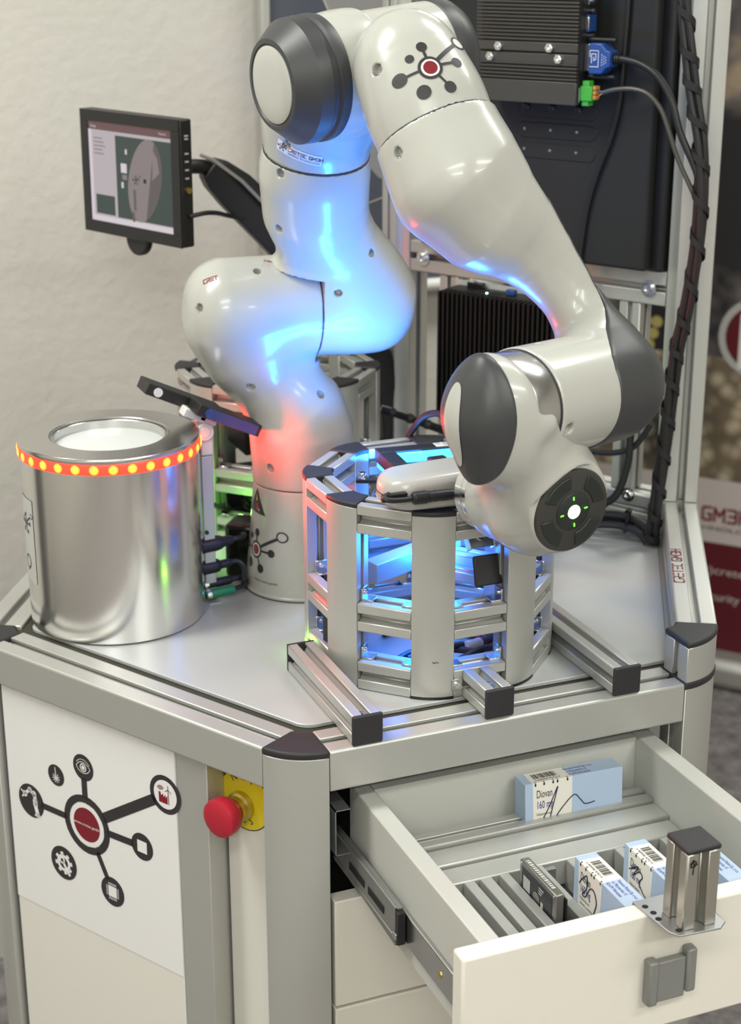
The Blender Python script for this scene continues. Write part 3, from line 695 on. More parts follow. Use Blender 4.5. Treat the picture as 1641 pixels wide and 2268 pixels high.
dc = Decal(); dc.stroke([(.003, .006), (.003, .0155), (.0085, .0155), (.0085, .010), (.0058, .0085), (.0058, .012)], .0008, 0)
dc.stroke([(.001, .002), (.0115, .002), (.0115, .019), (.001, .019), (.001, .0125)], .0007, 0)
for i in range(5): dc.disc(.0158, .004+.0027*i, .0006, 0, 0, 8)
for i in range(4): dc.disc(.0183, .0053+.0027*i, .0006, 0, 0, 8)
for i in range(3): dc.disc(.0208, .0067+.0027*i, .0006, 0, 0, 8)
dc.place('plug_symbol', ['print_white'], bp, fp(.0785, .5385, -.041), -FD, Z3)
gp = thing('green_terminal_cable', fp(.08, .51, -.03), 'green terminal plug with a thin grey cable below the blue plug', 'cable')
fbox(MB(), .0725, .0876, .5035, .5195, -.043, -.028).build('terminal_block', 'terminal_green', gp, bevel=.0008)
fbox(MB(), .0775, .0860, .498, .525, -.041, -.030).build('flange', 'terminal_green', gp, bevel=.0006)
for z in (.5055, .5105, .5155): fbox(MB(), .0690, .0724, z, z+.0042, -.041, -.031).build('push_lever', 'terminal_orange', gp, bevel=.0005)
mb = MB(); mb.tube([fp(.0690, .516, -.036), fp(.065, .514, -.036), fp(.0615, .513, -.036)], .0008, 6); mb.build('core', 'plug_blue', gp)
mb = MB(); mb.tube([fp(.0690, .508, -.036), fp(.065, .511, -.036), fp(.0615, .5125, -.036)], .0008, 6); mb.build('core', 'terminal_orange', gp)
mb = MB(); mb.tube([fp(.0625, .513, -.036), fp(.048, .517, -.036), fp(.028, .519, -.036), fp(.010, .516, -.036), fp(-.003, .507, -.036), fp(-.013, .494, -.036), fp(-.023, .472, -.036), fp(-.034, .446, -.0345), (.5490, .3100, .400), (.5508, .3088, .370), (.5508, .3090, .34)], .0027, 8); mb.build('cable', 'bronze_fin', gp)
mb = MB(); mb.tube([fp(.052, .76, -.007), fp(.052, .62, -.0072), fp(.0545, .55, -.0072), fp(.0575, .50, -.0072), fp(.066, .462, -.0072), fp(.080, .425, -.0072), (fp(.092, .385, -.0072)), fp(.099, .335, -.0072), fp(.100, .315, -.009), fp(.1, .25, -.02)], .0034, 8)
tag(mb.build('display_cable', 'black'), 'slack black cable hanging down across the rear of the flat display', 'cable')
# black computer with upright fins below the cross beam
p2 = thing('black_fin_computer', fp(.2, .105, -.01), 'black box computer with tall upright cooling fins under the cross beam', 'computer')
q0, q1, w0, w1, qf = .118, .2850, .1045, .2655, -.030
fbox(MB(), q0, q1, w0+.004, w1, -.014, .0155).build('housing', 'dark_fin', p2, bevel=.0008)
nf = 25; fb = None
for i in range(nf):
    s = q1-.0024-(q1-q0-.003)*i/(nf-1)
    if fb is None: fb = fbox(MB(), s, s+.0024, w0, w1-.001, qf, -.0142).build('fin', 'dark_fin', p2); s_0 = s
    else: inst(fb, p2, FD*(s-s_0))
fbox(MB(), .2430, .2650, w1+.0002, w1+.0075, .004, .013).build('socket', 'black_gloss', p2, bevel=.0008)
fbox(MB(), .2550, .2620, w1+.0075, w1+.0095, .004, .012).build('socket_rim', 'chrome', p2)
fbox(MB(), .1910, .2030, w1+.0002, w1+.0065, -.004, .004).build('blue_socket', 'plug_blue', p2, bevel=.0008)
MB().lathe([(.0011, 0), (.0011, .0008), (0, .001)], fp(.2260, w1, -.010), Z3, 10).build('status_light', 'led_blue_dot', p2)
for s0 in (.207, .232, .150): fbox(MB(), s0, s0+.016, w1+.0001, w1+.0005, -.010, .002).build('opening', 'void', p2)
fbox(MB(), .1, .29, .262, .2715, .0165, .0195).build('mounting_strip', 'label_grey', p2)

# ------------------------------------------------------------------ bundled cables by the right upright
bd = thing('cable_bundle', (.5345, .335, 0), 'black cable bundle in spiral wrap running up the right upright', 'cable')
bpath = [(.5348, .3371, .66), (.5348, .3371, .6118), (.5393, .3293, .5573), (.5429, .3231, .5159), (.5487, .3131, .4648), (.5513, .3086, .4078), (.5509, .3092, .3491), (.5473, .3154, .2883), (.5428, .3232, .241), (.5407, .3269, .1935), (.5391, .3297, .1399), (.5371, .3332, .085), (.5352, .3365, .0345), (.535, .340, .004)]
bs = smooth_path(bpath, 10)
for q in range(3):
    pts = []
    for i, p in enumerate(bs[::3]):
        a = q*2.094+i*.12; pts.append(p+V3(.0044*math.cos(a), .0044*math.sin(a), 0))
    mb = MB(); mb.tube(pts, .0043, 8, k=3); mb.build('cable', 'black', bd)
pts = []; N = len(bs)
for i in range(0, N*6):
    t = i/(N*6-1)*(N-1); k = min(int(t), N-2); p = bs[k].lerp(bs[k+1], t-k); a = 2*math.pi*i/46
    pts.append(p+V3(.0084*math.cos(a), .0084*math.sin(a), 0))
mb = MB(); U = []
for i, p in enumerate(pts):
    q = bs[min(int(i/6), N-1)]; n = (p-q); n.z = 0; n.normalize()
    mb.v += [tuple(p+V3(0, 0, -.0042)), tuple(p+V3(0, 0, .0042)), tuple(p+n*.0012+V3(0, 0, .0042)), tuple(p+n*.0012+V3(0, 0, -.0042))]
for i in range(len(pts)-1):
    for j in range(4): mb.f.append((4*i+j, 4*i+(j+1) % 4, 4*i+4+(j+1) % 4, 4*i+4+j)); mb.m.append(0)
mb.build('spiral_wrap', 'black_matte', bd)
# cables at the foot of the upright
ft = thing('floor_cables', (.50, .40, 0), 'tangle of black cables with ties lying on the table behind the wrist', 'cable')
for i, pth in enumerate((
    [(.536, .345, .003), (.533, .352, .018), (.520, .375, .027), (.492, .395, .028), (.46, .42, .020), (.42, .47, .012)],
    [(.541, .347, .003), (.540, .356, .016), (.527, .383, .022), (.498, .404, .022), (.465, .43, .014), (.42, .49, .008)],
    [(.531, .343, .003), (.525, .352, .014), (.508, .372, .019), (.48, .39, .018), (.45, .42, .009), (.40, .47, .007)],
    [(.546, .350, .004), (.548, .366, .014), (.535, .395, .016), (.505, .414, .016), (.47, .45, .008)])):
    mb = MB(); mb.tube(pth, .0047, 9); mb.build('cable', 'black', ft)
mb = MB(); mb.tube([(.5235, .372, .035), (.515, .364, .026), (.514, .366, .012), (.523, .386, .010), (.527, .392, .022), (.5275, .382, .032)], .0022, 6, closed=True); mb.build('cable_tie', 'black_gloss', ft)
mb = MB(); mb.tube([fp(-.004, .20, -.024), fp(.004, .165, -.026), fp(.010, .13, -.028), fp(.010, .10, -.030), fp(.016, .07, -.032), fp(.026, .05, -.034), fp(.05, .035, -.036), fp(.10, .02, -.038)], .0046, 9); mb.build('cable', 'black', ft)
mb = MB(); mb.tube([fp(-.012, .145, -.022), fp(.006, .116, -.024), fp(.03, .104, -.028), fp(.06, .101, -.030), fp(.09, .104, -.03), fp(.12, .11, -.03)], .0036, 8); mb.build('cable', 'black', ft)
mb = MB(); hex_bolt(mb, fp(.026, .045, .0035), -FN, .0058, .0045); mb.build('bolt', 'chrome', ft)
mb = MB(); mb.prism([(0, 0), (.07, 0), (.07, .012), (.03, .046), (.0, .046)], fp(.10, .044, .018), FD, Z3, FN, 0, .003)
tag(mb.build('sheet_bracket', 'anodised_dark'), 'dark triangular sheet metal bracket behind the wrist, by the struts', 'bracket')

# ------------------------------------------------------------------ polished cylinder with red light ring
CC = V3(-.0914, .3830, 0); CR = .0905
cy = thing('metal_cylinder', CC, 'polished aluminium cylinder with a glowing red light ring under its lid', 'cylinder')
MB().lathe([(CR-.002, .0005), (CR, .002), (CR, .181), (CR-.003, .181)], CC, Z3, 96).build('body', 'turned_alu', cy)
MB().lathe([(CR+.0012, .1915), (CR+.0016, .1925), (CR+.0016, .1955), (CR+.0006, .1968), (.061, .1968), (.0605, .1962), (.0600, .1950), (.0570, .1950), (.0565, .1945), (.0560, .184), (.060, .184), (.060, .181), (CR-.004, .181), (CR-.004, .1915)], CC, Z3, 96, ring=True).build('lid', 'lid_alu', cy)
MB().lathe([(0, .1862), (.0562, .1862), (.0562, .1848), (0, .1848)], CC, Z3, 64).build('window', 'glass_white', cy)
MB().lathe([(.0607, .1950), (.0600, .1964), (.0585, .1956)], CC, Z3, 64, ring=True).build('lid_seal', 'anodised_dark', cy)
MB().lathe([(CR-.003, .1805), (CR+.0015, .1805), (CR+.0021, .1815), (CR+.0021, .1905), (CR+.0015, .1915), (CR-.003, .1915)], CC, Z3, 96, ring=True).build('light_strip', 'led_red', cy)
nl = 31; lb = None
for i in range(nl):
    a = 2*math.pi*i/nl+.05; e = V3(math.cos(a), math.sin(a), 0); t = V3(-e.y, e.x, 0)
    ld = MB().lathe([(.0052, -.0004), (.0046, .0003), (.0030, .0006), (0, .0008)], CC+e*(CR+.0019)+V3(0, 0, .186), e, 14).build('light_dot', 'led_spot', cy)
    MB().lathe([(.0031, .0005), (.0026, .0009), (0, .0012)], CC+e*(CR+.0019)+V3(0, 0, .186), e, 12).build('dot_core', 'led_core', ld)
# curved label on the left side
mb = MB(); M = 12
for i in range(M+1):
    q = R(168+27*i/M); ee = V3(math.cos(q), math.sin(q), 0)*(CR+.0004); mb.v += [tuple(CC+ee+V3(0, 0, .052)), tuple(CC+ee+V3(0, 0, .142))]
for i in range(M): mb.f.append((2*i, 2*i+2, 2*i+3, 2*i+1)); mb.m.append(0)
mb.build('label_sheet', 'label_grey', cy, fix=False)
cyl_bvh_v = []; cyl_f = []
for i in range(97):
    q = 2*math.pi*i/96; cyl_bvh_v += [CC+V3(math.cos(q), math.sin(q), 0)*CR+V3(0, 0, 0), CC+V3(math.cos(q), math.sin(q), 0)*CR+V3(0, 0, .18)]
for i in range(96): cyl_f.append((2*i, 2*i+2, 2*i+3, 2*i+1))
cbv = BVHTree.FromPolygons(cyl_bvh_v, cyl_f)
q = R(183); ee = V3(math.cos(q), math.sin(q), 0); tt = V3(-ee.y, ee.x, 0)
dc = Decal(); dc.ring(0, -.012, .0075, .0060, 0, 0); dc.line((0, -.018), (0, -.022), .002, 0)
dc.place('label_sign', ['ink_dark', 'label_grey'], cy, CC+ee*CR+V3(0, 0, .085), tt, Z3, lift=.0008, bvh=cbv)
dc = Decal(); dc.logo(0, .030, .0045, 0, 0, 1)
dc.place('label_print', ['ink_dark', 'label_grey'], cy, CC+ee*CR+V3(0, 0, .085), tt, Z3, lift=.0008, bvh=cbv)
for _q in (-52, -25, 5, 35):
    _e = V3(math.cos(R(_q)), math.sin(R(_q)), .12).normalized(); _l = bpy.data.lights.new('ring_glow', 'AREA'); _l.shape = 'RECTANGLE'; _l.size = .03; _l.size_y = .008
    _l.energy = {-52: .34, -25: .24, 5: .12, 35: .05}[_q]; _l.color = (1, .03, .025); _l.spread = R(115); _o = bpy.data.objects.new('ring_glow', _l); COL.objects.link(_o)
    _o.location = CC+V3(_e.x, _e.y, 0)*(CR+.0045)+V3(0, 0, .186+TH); _o.rotation_euler = _e.to_track_quat('-Z', 'Z').to_euler()
# plugs and cables on its right side
def plug(name, label, m, z, prof, cable, base, mat_tip='black'):
    t = thing(name, V3(.0, .381, z), label, 'plug')
    d = V3(1, .03, .07).normalized()
    MB().lathe(prof, base, d, 18, hint=(0, 1, 0)).build('plug_body', m, t, bevel=.0004, seg=1)
    mb = MB(); mb.tube(cable, .0029, 8); mb.build('cable', 'black', t)
    return t, d
U1 = [(.0, 0), (.0085, 0), (.0085, .016), (.0075, .022), (.0058, .025), (.0052, .032), (.0038, .036), (0, .036)]
plug('cable_plug', 'thick black cable plug, topmost of those in the metal cylinder', 'black', .0615, U1, [(.036, .382, .0645), (.043, .383, .0645), (.0505, .388, .063), (.056, .405, .06), (.058, .425, .05)], V3(.0005, .381, .0615))
U2 = [(.0, 0), (.0078, 0), (.0078, .014), (.0068, .019), (.0046, .021), (.0046, .031), (.0034, .034), (0, .034)]
plug('cable_plug', 'black cable plug in the metal cylinder, below the thick one', 'black', .036, U2, [(.033, .382, .0385), (.041, .382, .0385), (.0465, .379, .034), (.0475, .378, .025), (.046, .379, .014), (.05, .392, .006), (.056, .42, .004)], V3(.0005, .381, .036))
U3 = [(.0, 0), (.0042, 0), (.0042, .006), (.0050, .006), (.0052, .012), (.0050, .030), (.0036, .033), (0, .033)]
plug('cable_plug', 'green round cable plug at the foot of the metal cylinder', 'sleeve_teal', .0085, U3, [(.034, .372, .0112), (.041, .374, .0115), (.048, .382, .010), (.055, .40, .006), (.06, .43, .004)], V3(.001, .371, .0088))
plug('cable_plug', 'small black cable plug just above the green one on the cylinder', 'black', .016, U3, [(.034, .382, .0185), (.041, .383, .019), (.047, .387, .017), (.053, .40, .01), (.058, .43, .005)], V3(.001, .381, .0162))
for z, y in ((.0088, .371), (.0162, .381)):
    MB().lathe([(.0050, 0), (.0050, .0045), (.0040, .0055), (.0040, 0)], (.0025, y, z+.0002), V3(1, .03, .07), 16, hint=(0, 1, 0)).build('coupling_ring', 'chrome', cy)
# flat bar sensors on a bracket beside the cylinder
sp = thing('sensor_bracket', (.0105, .379, 0), 'grey aluminium bracket post with a hinged clamp beside the metal cylinder', 'bracket')
mb = MB(); mb.bb(.0035, .0155, .3770, .3850, 0, .162); mb.build('post', 'anodised', sp, bevel=.0008)
mb = MB(); mb.bb(.0035, .0155, .365, .3768, 0, .0012); mb.build('foot', 'anodised', sp)
MB().cyl((.0060, .3768, .078), (.0060, .3745, .078), .0022, n=12).build('screw', 'black', sp)
MB().bb(.0025, .0165, .3755, .3865, .1625, .1820).build('clamp_arm', 'white_plastic', sp, bevel=.002)
MB().cyl((.0065, .370, .190), (.0065, .390, .190), .0098, n=24).build('hinge', 'white_plastic', sp, bevel=.001)
MB().cyl((.0062, .3692, .190), (.0062, .3699, .190), .0058, n=20).build('hinge_screw', 'white_plastic', sp, bevel=.0005)
ba = V3(.905, 0, -.425).normalized(); bn = V3(.425, 0, .905).normalized()
for c, l in ((V3(-.003, .380, .2085), .026), (V3(.0115, .380, .2035), .020)):
    MB().box(c, (l, .018, .010), (ba, Y, bn)).build('clamp_jaw', 'white_plastic', sp, bevel=.0015)
def bar(label, c, l, m, yb):
    t = thing('bar_light', c, label, 'light bar', 'flat bar lights on the bracket')
    MB().box(c, (l, .034, .0125), (ba, Y, bn)).build('housing', 'black', t, bevel=.0008)
    MB().box(c+V3(0, -.0174, 0)+ba*.003, (l*.80, .0006, .0108), (ba, Y, bn)).build('front_glass', m, t)
    MB().cyl(c-ba*(l*.5-.0125)+V3(0, -.0174, 0), c-ba*(l*.5-.0125)+V3(0, -.0182, 0), .0048, n=20).build('button', 'decal_white' if yb else 'plug_blue', t)
mat('glass_blue', (.012, .06, .22), .3, 0, coat=.4)
bar('black flat bar light behind, its left end with a round pale button sticking out', V3(-.0090, .4030, .2200), .088, 'black', True)
bar('dark blue flat bar light nearer the robot base', V3(.0262, .3640, .2065), .072, 'glass_blue', False)

# ------------------------------------------------------------------ small screen on an arm
mo = thing('small_monitor', (.035, .71, .34), 'small black monitor showing a grey camera picture, on a wall-side arm', 'monitor')
TL, TR_, BL = V3(-.0022, .7826, .4814), V3(.0724, .6166, .4797), V3(-.0096, .799, .3355)
mu = (TR_-TL).normalized(); mv = (TL-BL); mv = (mv-mu*mv.dot(mu)).normalized(); mw = mu.cross(mv)     # mw points to the viewer side
MW, MH = .182, .146; m0 = BL
def mpt(a, b, d=0.): return m0+mu*a+mv*b+mw*d
MB().box(mpt(MW/2, MH/2, -.009), (MW, MH, .018), (mu, mv, mw)).build('housing', 'black', mo, bevel=.002)
for x0, x1, y0, y1 in ((0, MW, 0, .0145), (0, MW, MH-.0135, MH), (0, .0135, .0145, MH-.0135), (MW-.0145, MW, .0145, MH-.0135)):
    MB().box(mpt((x0+x1)/2, (y0+y1)/2, .001), (x1-x0, y1-y0, .002), (mu, mv, mw)).build('bezel', 'black_gloss', mo, bevel=.0004)
dc = Decal(); x0, x1, y0, y1 = .0135, MW-.0145, .0145, MH-.0135
dc.rect(x0, y0, x1, y1, 0); dc.rect(x0, y1-.0095, x1, y1, 4, 1); dc.rect(x0, y0, x1, y0+.0065, 5, 1); dc.rect(x0+.006, y0+.0075, x0+.048, y1-.012, 0, 1)
dc.rect(x0+.051, y0+.008, x1, y1-.0135, 1, 2); dc.rect(x0+.010, y0+.009, x0+.046, y0+.032, 1, 2)
dc.rect(x0, y0+.0065, x0+.006, y1-.0095, 5, 1)
egg = [(x0+.051+.052+.031*math.cos(R(q))*(1 if math.cos(R(q)) > 0 else .95)+.010*math.sin(R(q)), y0+.056+.049*math.sin(R(q))) for q in range(0, 360, 10)]
dc.poly(egg, 2, 3); dc.poly([(x0+.051+.052+.031*math.cos(R(q))+.010*math.sin(R(q)), y0+.056+.049*math.sin(R(q))) for q in range(-70, 80, 10)], 6, 4)
dc.poly([(x0+.118, y0+.058), (x0+.131, y0+.068), (x0+.128, y0+.084), (x0+.120, y0+.094)], 2, 5)
dc.rect(x0+.060, y0+.062, x0+.071, y0+.073, 5, 4); dc.rect(x0+.062, y0+.054, x0+.071, y0+.060, 2, 4); dc.rect(x0+.069, y0+.084, x0+.0725, y0+.090, 5, 4); dc.rect(x0+.060, y0+.044, x0+.064, y0+.051, 5, 4)
dc.logo(x0+.088, y0+.056, .0022, 7, 7, 2, 5); dc.rect(x0+.082, y0+.020, x0+.0865, y0+.044, 6, 5); dc.rect(x0+.079, y0+.006, x0+.083, y0+.018, 6, 5); dc.disc(x0+.104, y0+.056, .0028, 7, 5)
dc.text('Setup', x0+.004, y1-.007, .005, 5, 2); dc.text('Kamera', x1-.022, y1-.006, .004, 5, 2)
for i in range(5): dc.rect(x0+.010, y1-.020-.0045*i, x0+.026+.003*(i % 3), y1-.0185-.0045*i, 2, 2)
dc.place('screen', ['screen_lilac', 'screen_dark', 'screen_part', 'ink_dark', 'screen_red', 'screen_white', 'screen_part_dark', 'black'], mo, mpt(0, 0, 0), mu, mv, lift=.0004, step=.00008)
MB().lathe([(.0, 0), (.020, 0), (.020, .010), (0, .010)], mpt(MW*.5, -.001, -.014), mw, 24, a0=0, a1=2*math.pi).build('chin_knob', 'black', mo, bevel=.002)
for i, b in enumerate((.1275, .124, .1075, .0985, .0890, .0795)):
    MB().box(mpt(MW+.0004, b, -.009), (.0012, .0018, .005), (mu, mv, mw)).build('side_key', 'label_grey', mo)
MB().cyl(mpt(MW, .066, -.009), mpt(MW+.004, .066, -.009), .0035, n=14).build('antenna_socket', 'brass', mo)
ar = thing('monitor_stand', (.36, .72, 0), 'thick black spring arm holding the small monitor, rising from behind the rear tower', 'arm')
ap = [V3(.122, .712, .4150), V3(.157, .72, .385), V3(.203, .72, .339), V3(.249, .72, .287)]
mb = MB(); d = (ap[3]-ap[0]).normalized(); u = Y; w = d.cross(u).normalized()
def armsec(h, t): return [(-t, -h), (t, -h), (t, h*.75), (t*.7, h), (-t*.7, h), (-t, h*.75)]
def loft(mb, P, H, T):
    n = 6; vs = []
    for i, p in enumerate(P):
        a = P[max(i-1, 0)]; b = P[min(i+1, len(P)-1)]; dd = (b-a).normalized(); ww = Y.cross(dd).normalized()
        if ww.z < 0 or (abs(ww.z) < .2 and ww.x < 0): ww = -ww
        vs += [p+Y*x+ww*z for x, z in armsec(H[i], T[i])]
    fs = [tuple(range(n))[::-1], tuple(range((len(P)-1)*n, len(P)*n))]
    for i in range(len(P)-1):
        for j in range(n): fs.append((i*n+j, i*n+(j+1) % n, (i+1)*n+(j+1) % n, (i+1)*n+j))
    return mb.add(vs, fs)
loft(MB(), [ap[0], ap[0].lerp(ap[1], .3), ap[1], ap[2], ap[3], V3(.275, .72, .257)], [.014, .020, .025, .0265, .025, .022], [.013]*6).build('upper_link', 'black', ar, bevel=.002)
loft(MB(), [V3(.110, .702, .431), V3(.125, .702, .4245), V3(.160, .702, .398), V3(.185, .702, .372), V3(.215, .702, .345)], [.0022]*5, [.003]*5).build('cover_strip', 'anodised_dark', ar, bevel=.0006)
loft(MB(), [V3(.268, .72, .262), V3(.298, .72, .229), V3(.330, .72, .190), V3(.352, .722, .150), V3(.362, .724, .09), V3(.364, .724, .045)], [.021, .020, .018, .0155, .0135, .0125], [.012]*6).build('lower_link', 'black', ar, bevel=.002)
MB().cyl((.364, .724, .0005), (.364, .724, .046), .017, n=24).build('base', 'black', ar, bevel=.002)
MB().cyl(mpt(MW*.62, MH*.5, -.018), mpt(MW*.62, MH*.5, -.034), .016, n=20).build('mount_plate', 'black', ar, bevel=.001)
mb = MB(); mb.tube([mpt(MW*.62, MH*.5, -.033), V3(.090, .700, .418), V3(.122, .712, .4150)], .009, 10); mb.build('ball_joint', 'black', ar)
mb = MB(); mb.tube([mpt(MW+.001, .036, -.010), V3(.095, .640, .372), V3(.115, .66, .368), V3(.140, .70, .358), V3(.168, .71, .35)], .0028, 8)
tag(mb.build('monitor_cable', 'black'), 'thin black cable from the small monitor edge to its arm', 'cable')

# ------------------------------------------------------------------ octagonal profile towers
TA, TRHO, T0, TW = .118, .0523, .0243, .028
def tower(cx, cy, zt, name, label, rot=-112.5):
    t = thing(name, (cx, cy, 0), label, 'frame'); c = V3(cx, cy, 0); h8 = math.pi/8
    vs = [c+V3(math.cos(R(rot+45*k)), math.sin(R(rot+45*k)), 0)*((TA-TRHO)/math.cos(h8)) for k in range(8)]
    L = 2*(TA-TRHO)*math.tan(h8)
    proto = None
    for k in range(8):
        a = R(rot+45*k)
        corner(MB(), vs[k], a, .0025, zt-.0040, T0, TRHO, h8, mouth=.0072, lip=.0036, cav=.013, dep=.009).build('post', 'anodised', t, bevel=.0004, seg=1)
        corner(MB(), vs[k], a, zt-.0039, zt+.0008, T0, TRHO, h8, grow=.0006, slots=False).build('post_cap', 'cap_plastic', t, bevel=.0016, seg=3)
        corner(MB(), vs[k], a, 0, .0024, T0, TRHO, h8, grow=.0003, slots=False).build('post_foot', 'black', t)
        d = V3(math.cos(R(rot+45*k+112.5)), math.sin(R(rot+45*k+112.5)), 0); n = V3(d.y, -d.x, 0)
        for z in (zt-TW/2-.0005, .0735, .0145):
            mb = MB(); mb.prism(slot_square(TW, 'tblr', mouth=.31, lip=.10, cav=.5, depth=.36), vs[k]+n*(T0+TRHO)/2+Z3*z, n, Z3, d, .0004, L-.0004)
            mb.build('rail', 'anodised', t, bevel=.0006, seg=1)
        # corner brackets with screws in the openings
        for z, sg in ((.0285, 1), (.0875, 1)):
            for s0 in (0.0008, L-.0008):
                sd = 1 if s0 < L/2 else -1
                p = vs[k]+n*(T0+TRHO)/2+d*s0+Z3*z
                mb = MB(); mb.box(p+Z3*.006+d*sd*.0009, (.0018, .0125, .012), (d, n, Z3)); mb.box(p+Z3*.0009+d*sd*.006, (.012, .0125, .0018), (d, n, Z3))
                mb.build('angle_bracket', 'steel', t, bevel=.0004, seg=1)
                MB().lathe([(.0026, 0), (.0024, .0016), (.0012, .0016), (.0012, .0006), (0, .0006)], p+Z3*.007+d*sd*.0018, d*sd, 12).build('bracket_screw', 'chrome', t)
    return t, vs, L
ftw, fv, FL = tower(.1732, .1745, .1852, 'profile_tower', 'octagonal aluminium profile tower lit blue from inside, under the robot hand')
btw, bv, _ = tower(.1737, .6218, .1881, 'profile_tower', 'octagonal aluminium profile tower behind the robot base, dark inside')
# rails under/around the front tower
def foot_rail(x0, x1, y0, y1, cap=True):
    w = x1-x0; mb = MB(); mb.prism(slot_square(.0272, 'tblr', mouth=.29, lip=.10, cav=.5, depth=.36), ((x0+x1)/2, y0, .0145), X, Z3, Y, 0, y1-y0)
    o = mb.build('foot_rail', 'anodised', ftw, bevel=.0006, seg=1)
    MB().bb((x0+x1)/2-.0145, (x0+x1)/2+.0145, y0-.0042, y0-.0002, .0002, .0288).build('end_cap', 'cap_plastic', o, bevel=.0016, seg=3)
    if y1 > .1: MB().bb((x0+x1)/2-.0140, (x0+x1)/2+.0140, y1+.0002, y1+.003, .0005, .0285).build('end_cap', 'cap_plastic', o, bevel=.001)
    for yy in ((y0+.012,) if y1 > .1 else (y0+.012, y0+.022)):
        MB().lathe([(.0030, 0), (.0028, .0030), (.0014, .0030), (.0014, .0015), (0, .0015)], ((x0+x1)/2, yy, .0215), Z3, 12).build('slot_screw', 'steel', o)
    return o
foot_rail(.0235, .0505, .0048, .172); foot_rail(.2870, .3145, .0060, .200); foot_rail(.1550, .1822, .0082, .0560)
MB().bb(.1440, .1545, .0550, .0562, .0085, .0200).build('angle_bracket', 'steel', ftw, bevel=.0004)
MB().cyl((.1485, .0550, .0145), (.1485, .0530, .0145), .0026, n=12).build('bracket_screw', 'chrome', ftw)
dc = Decal(); dc.stroke([(0, .0005), (.0012, -.0006), (.0025, 0), (.004, .0004), (.0055, 0)], .0006, 0)
pa = R(-112.5); pe = V3(math.cos(pa), math.sin(pa), 0); dc.place('pen_mark', ['black'], ftw, fv[0]+pe*(TRHO+.0002)+Z3*.0385, V3(-pe.y, pe.x, 0), Z3)
MB().box(fv[6].lerp(fv[7], .5)+V3(-.045, -.0187, .045), (.003, .022, .030), (V3(-.924, -.383, 0), V3(.383, -.924, 0), Z3)).build('side_cap', 'cap_plastic', ftw, bevel=.001)
# sensor clamp and block inside the front tower
ib = thing('inner_clamp', (.205, .11, .09), 'short profile with square black cap and metal clamp inside the blue-lit tower', 'clamp')
mb = MB(); mb.prism(slot_square(.0272, 'tlr', mouth=.25), (.1890, .079, .1150), X, V3(0, .25, .968), V3(0, .968, -.25), 0, .10); mb.build('profile', 'anodised', ib, bevel=.0006, seg=1)
MB().box((.1890, .0775, .1153), (.0285, .004, .0290), (X, V3(0, .968, -.25), V3(0, .25, .968))).build('end_cap', 'cap_plastic', ib, bevel=.002, seg=3)
cw = V3(0, .55, .835).normalized(); cvv = V3(0, .835, -.55).normalized()
MB().box((.1870, .0960, .1450), (.0240, .0045, .0260), (X, cvv, cw)).build('clamp_plate', 'anodised_dark', ib, bevel=.001)
for sx in (-.0125, .0125): MB().box((.1870+sx, .0940, .1450), (.0018, .010, .0280), (X, cvv, cw)).build('clamp_cheek', 'steel', ib, bevel=.0006)
mb = MB(); hex_bolt(mb, V3(.1870, .0935, .1430), -cvv, .0042, .004); mb.build('clamp_screw', 'chrome', ib)
ip = thing('inner_reflector', (.15, .2, .08), 'flat bright aluminium plate and short rail lying inside the blue-lit tower', 'plate')
MB().box((.150, .190, .0905), (.075, .020, .020), (V3(.96, .25, .08), V3(-.25, .96, 0), Z3)).build('rail', 'anodised', ip, bevel=.001)
MB().box((.185, .18, .105), (.05, .004, .03), (V3(.8, -.5, -.3).normalized(), V3(.5, .8, 0), Z3)).build('plate', 'steel', ip, bevel=.0005)
ic = thing('coiled_cables', (.18, .17, .003), 'black cables coiled on the floor of the blue-lit tower', 'cable')
for pth in ([(.125, .115, .02), (.15, .12, .022), (.185, .13, .018), (.215, .14, .012), (.238, .165, .006), (.225, .205, .005), (.18, .225, .005), (.14, .21, .005)],
            [(.13, .11, .006), (.16, .105, .010), (.2, .115, .016), (.222, .13, .010), (.232, .15, .005), (.215, .19, .005)],
            [(.12, .14, .006), (.15, .145, .012), (.19, .125, .014), (.212, .105, .008), (.216, .098, .005)]):
    mb = MB(); mb.tube(pth, .0036, 8); mb.build('cable', 'black', ic)
mb = MB(); mb.tube([(.192, .128, .0165), (.205, .134, .0145), (.213, .139, .0125)], .0050, 10); mb.build('sleeve', 'white_plastic', ic)
# rectangular ring light on top of the front tower
rl = thing('frame_light', (.175, .19, .185), 'flat black rectangular frame light glowing blue on top of the front tower', 'lamp')
rc = V3(.1845, .1950, .1890); ru, rv = V3(.995, -.10, 0).normalized(), V3(.10, .995, 0).normalized(); RW, RH, RB, RT = .096, .072, .0165, .013
for cx, cy_, w, h in ((0, RH/2-RB/2, RW, RB), (0, -RH/2+RB/2, RW, RB), (-RW/2+RB/2, 0, RB, RH-2*RB), (RW/2-RB/2, 0, RB, RH-2*RB)):
    MB().box(rc+ru*cx+rv*cy_, (w, h, RT), (ru, rv, Z3)).build('frame_bar', 'black', rl, bevel=.0006, seg=1)
for cx, cy_, w, h in ((0, RH/2-RB-.0008, RW-2*RB, .0012), (0, -RH/2+RB+.0008, RW-2*RB, .0012), (-RW/2+RB+.0008, 0, .0012, RH-2*RB-.004), (RW/2-RB-.0008, 0, .0012, RH-2*RB-.004)):
    MB().box(rc+ru*cx+rv*cy_-Z3*.0005, (w, h, RT-.003), (ru, rv, Z3)).build('light_strip', 'led_blue', rl)
MB().box(rc-Z3*.0105, (RW-.004, RH-.004, .004), (ru, rv, Z3)).build('diffuser', 'led_blue', rl)
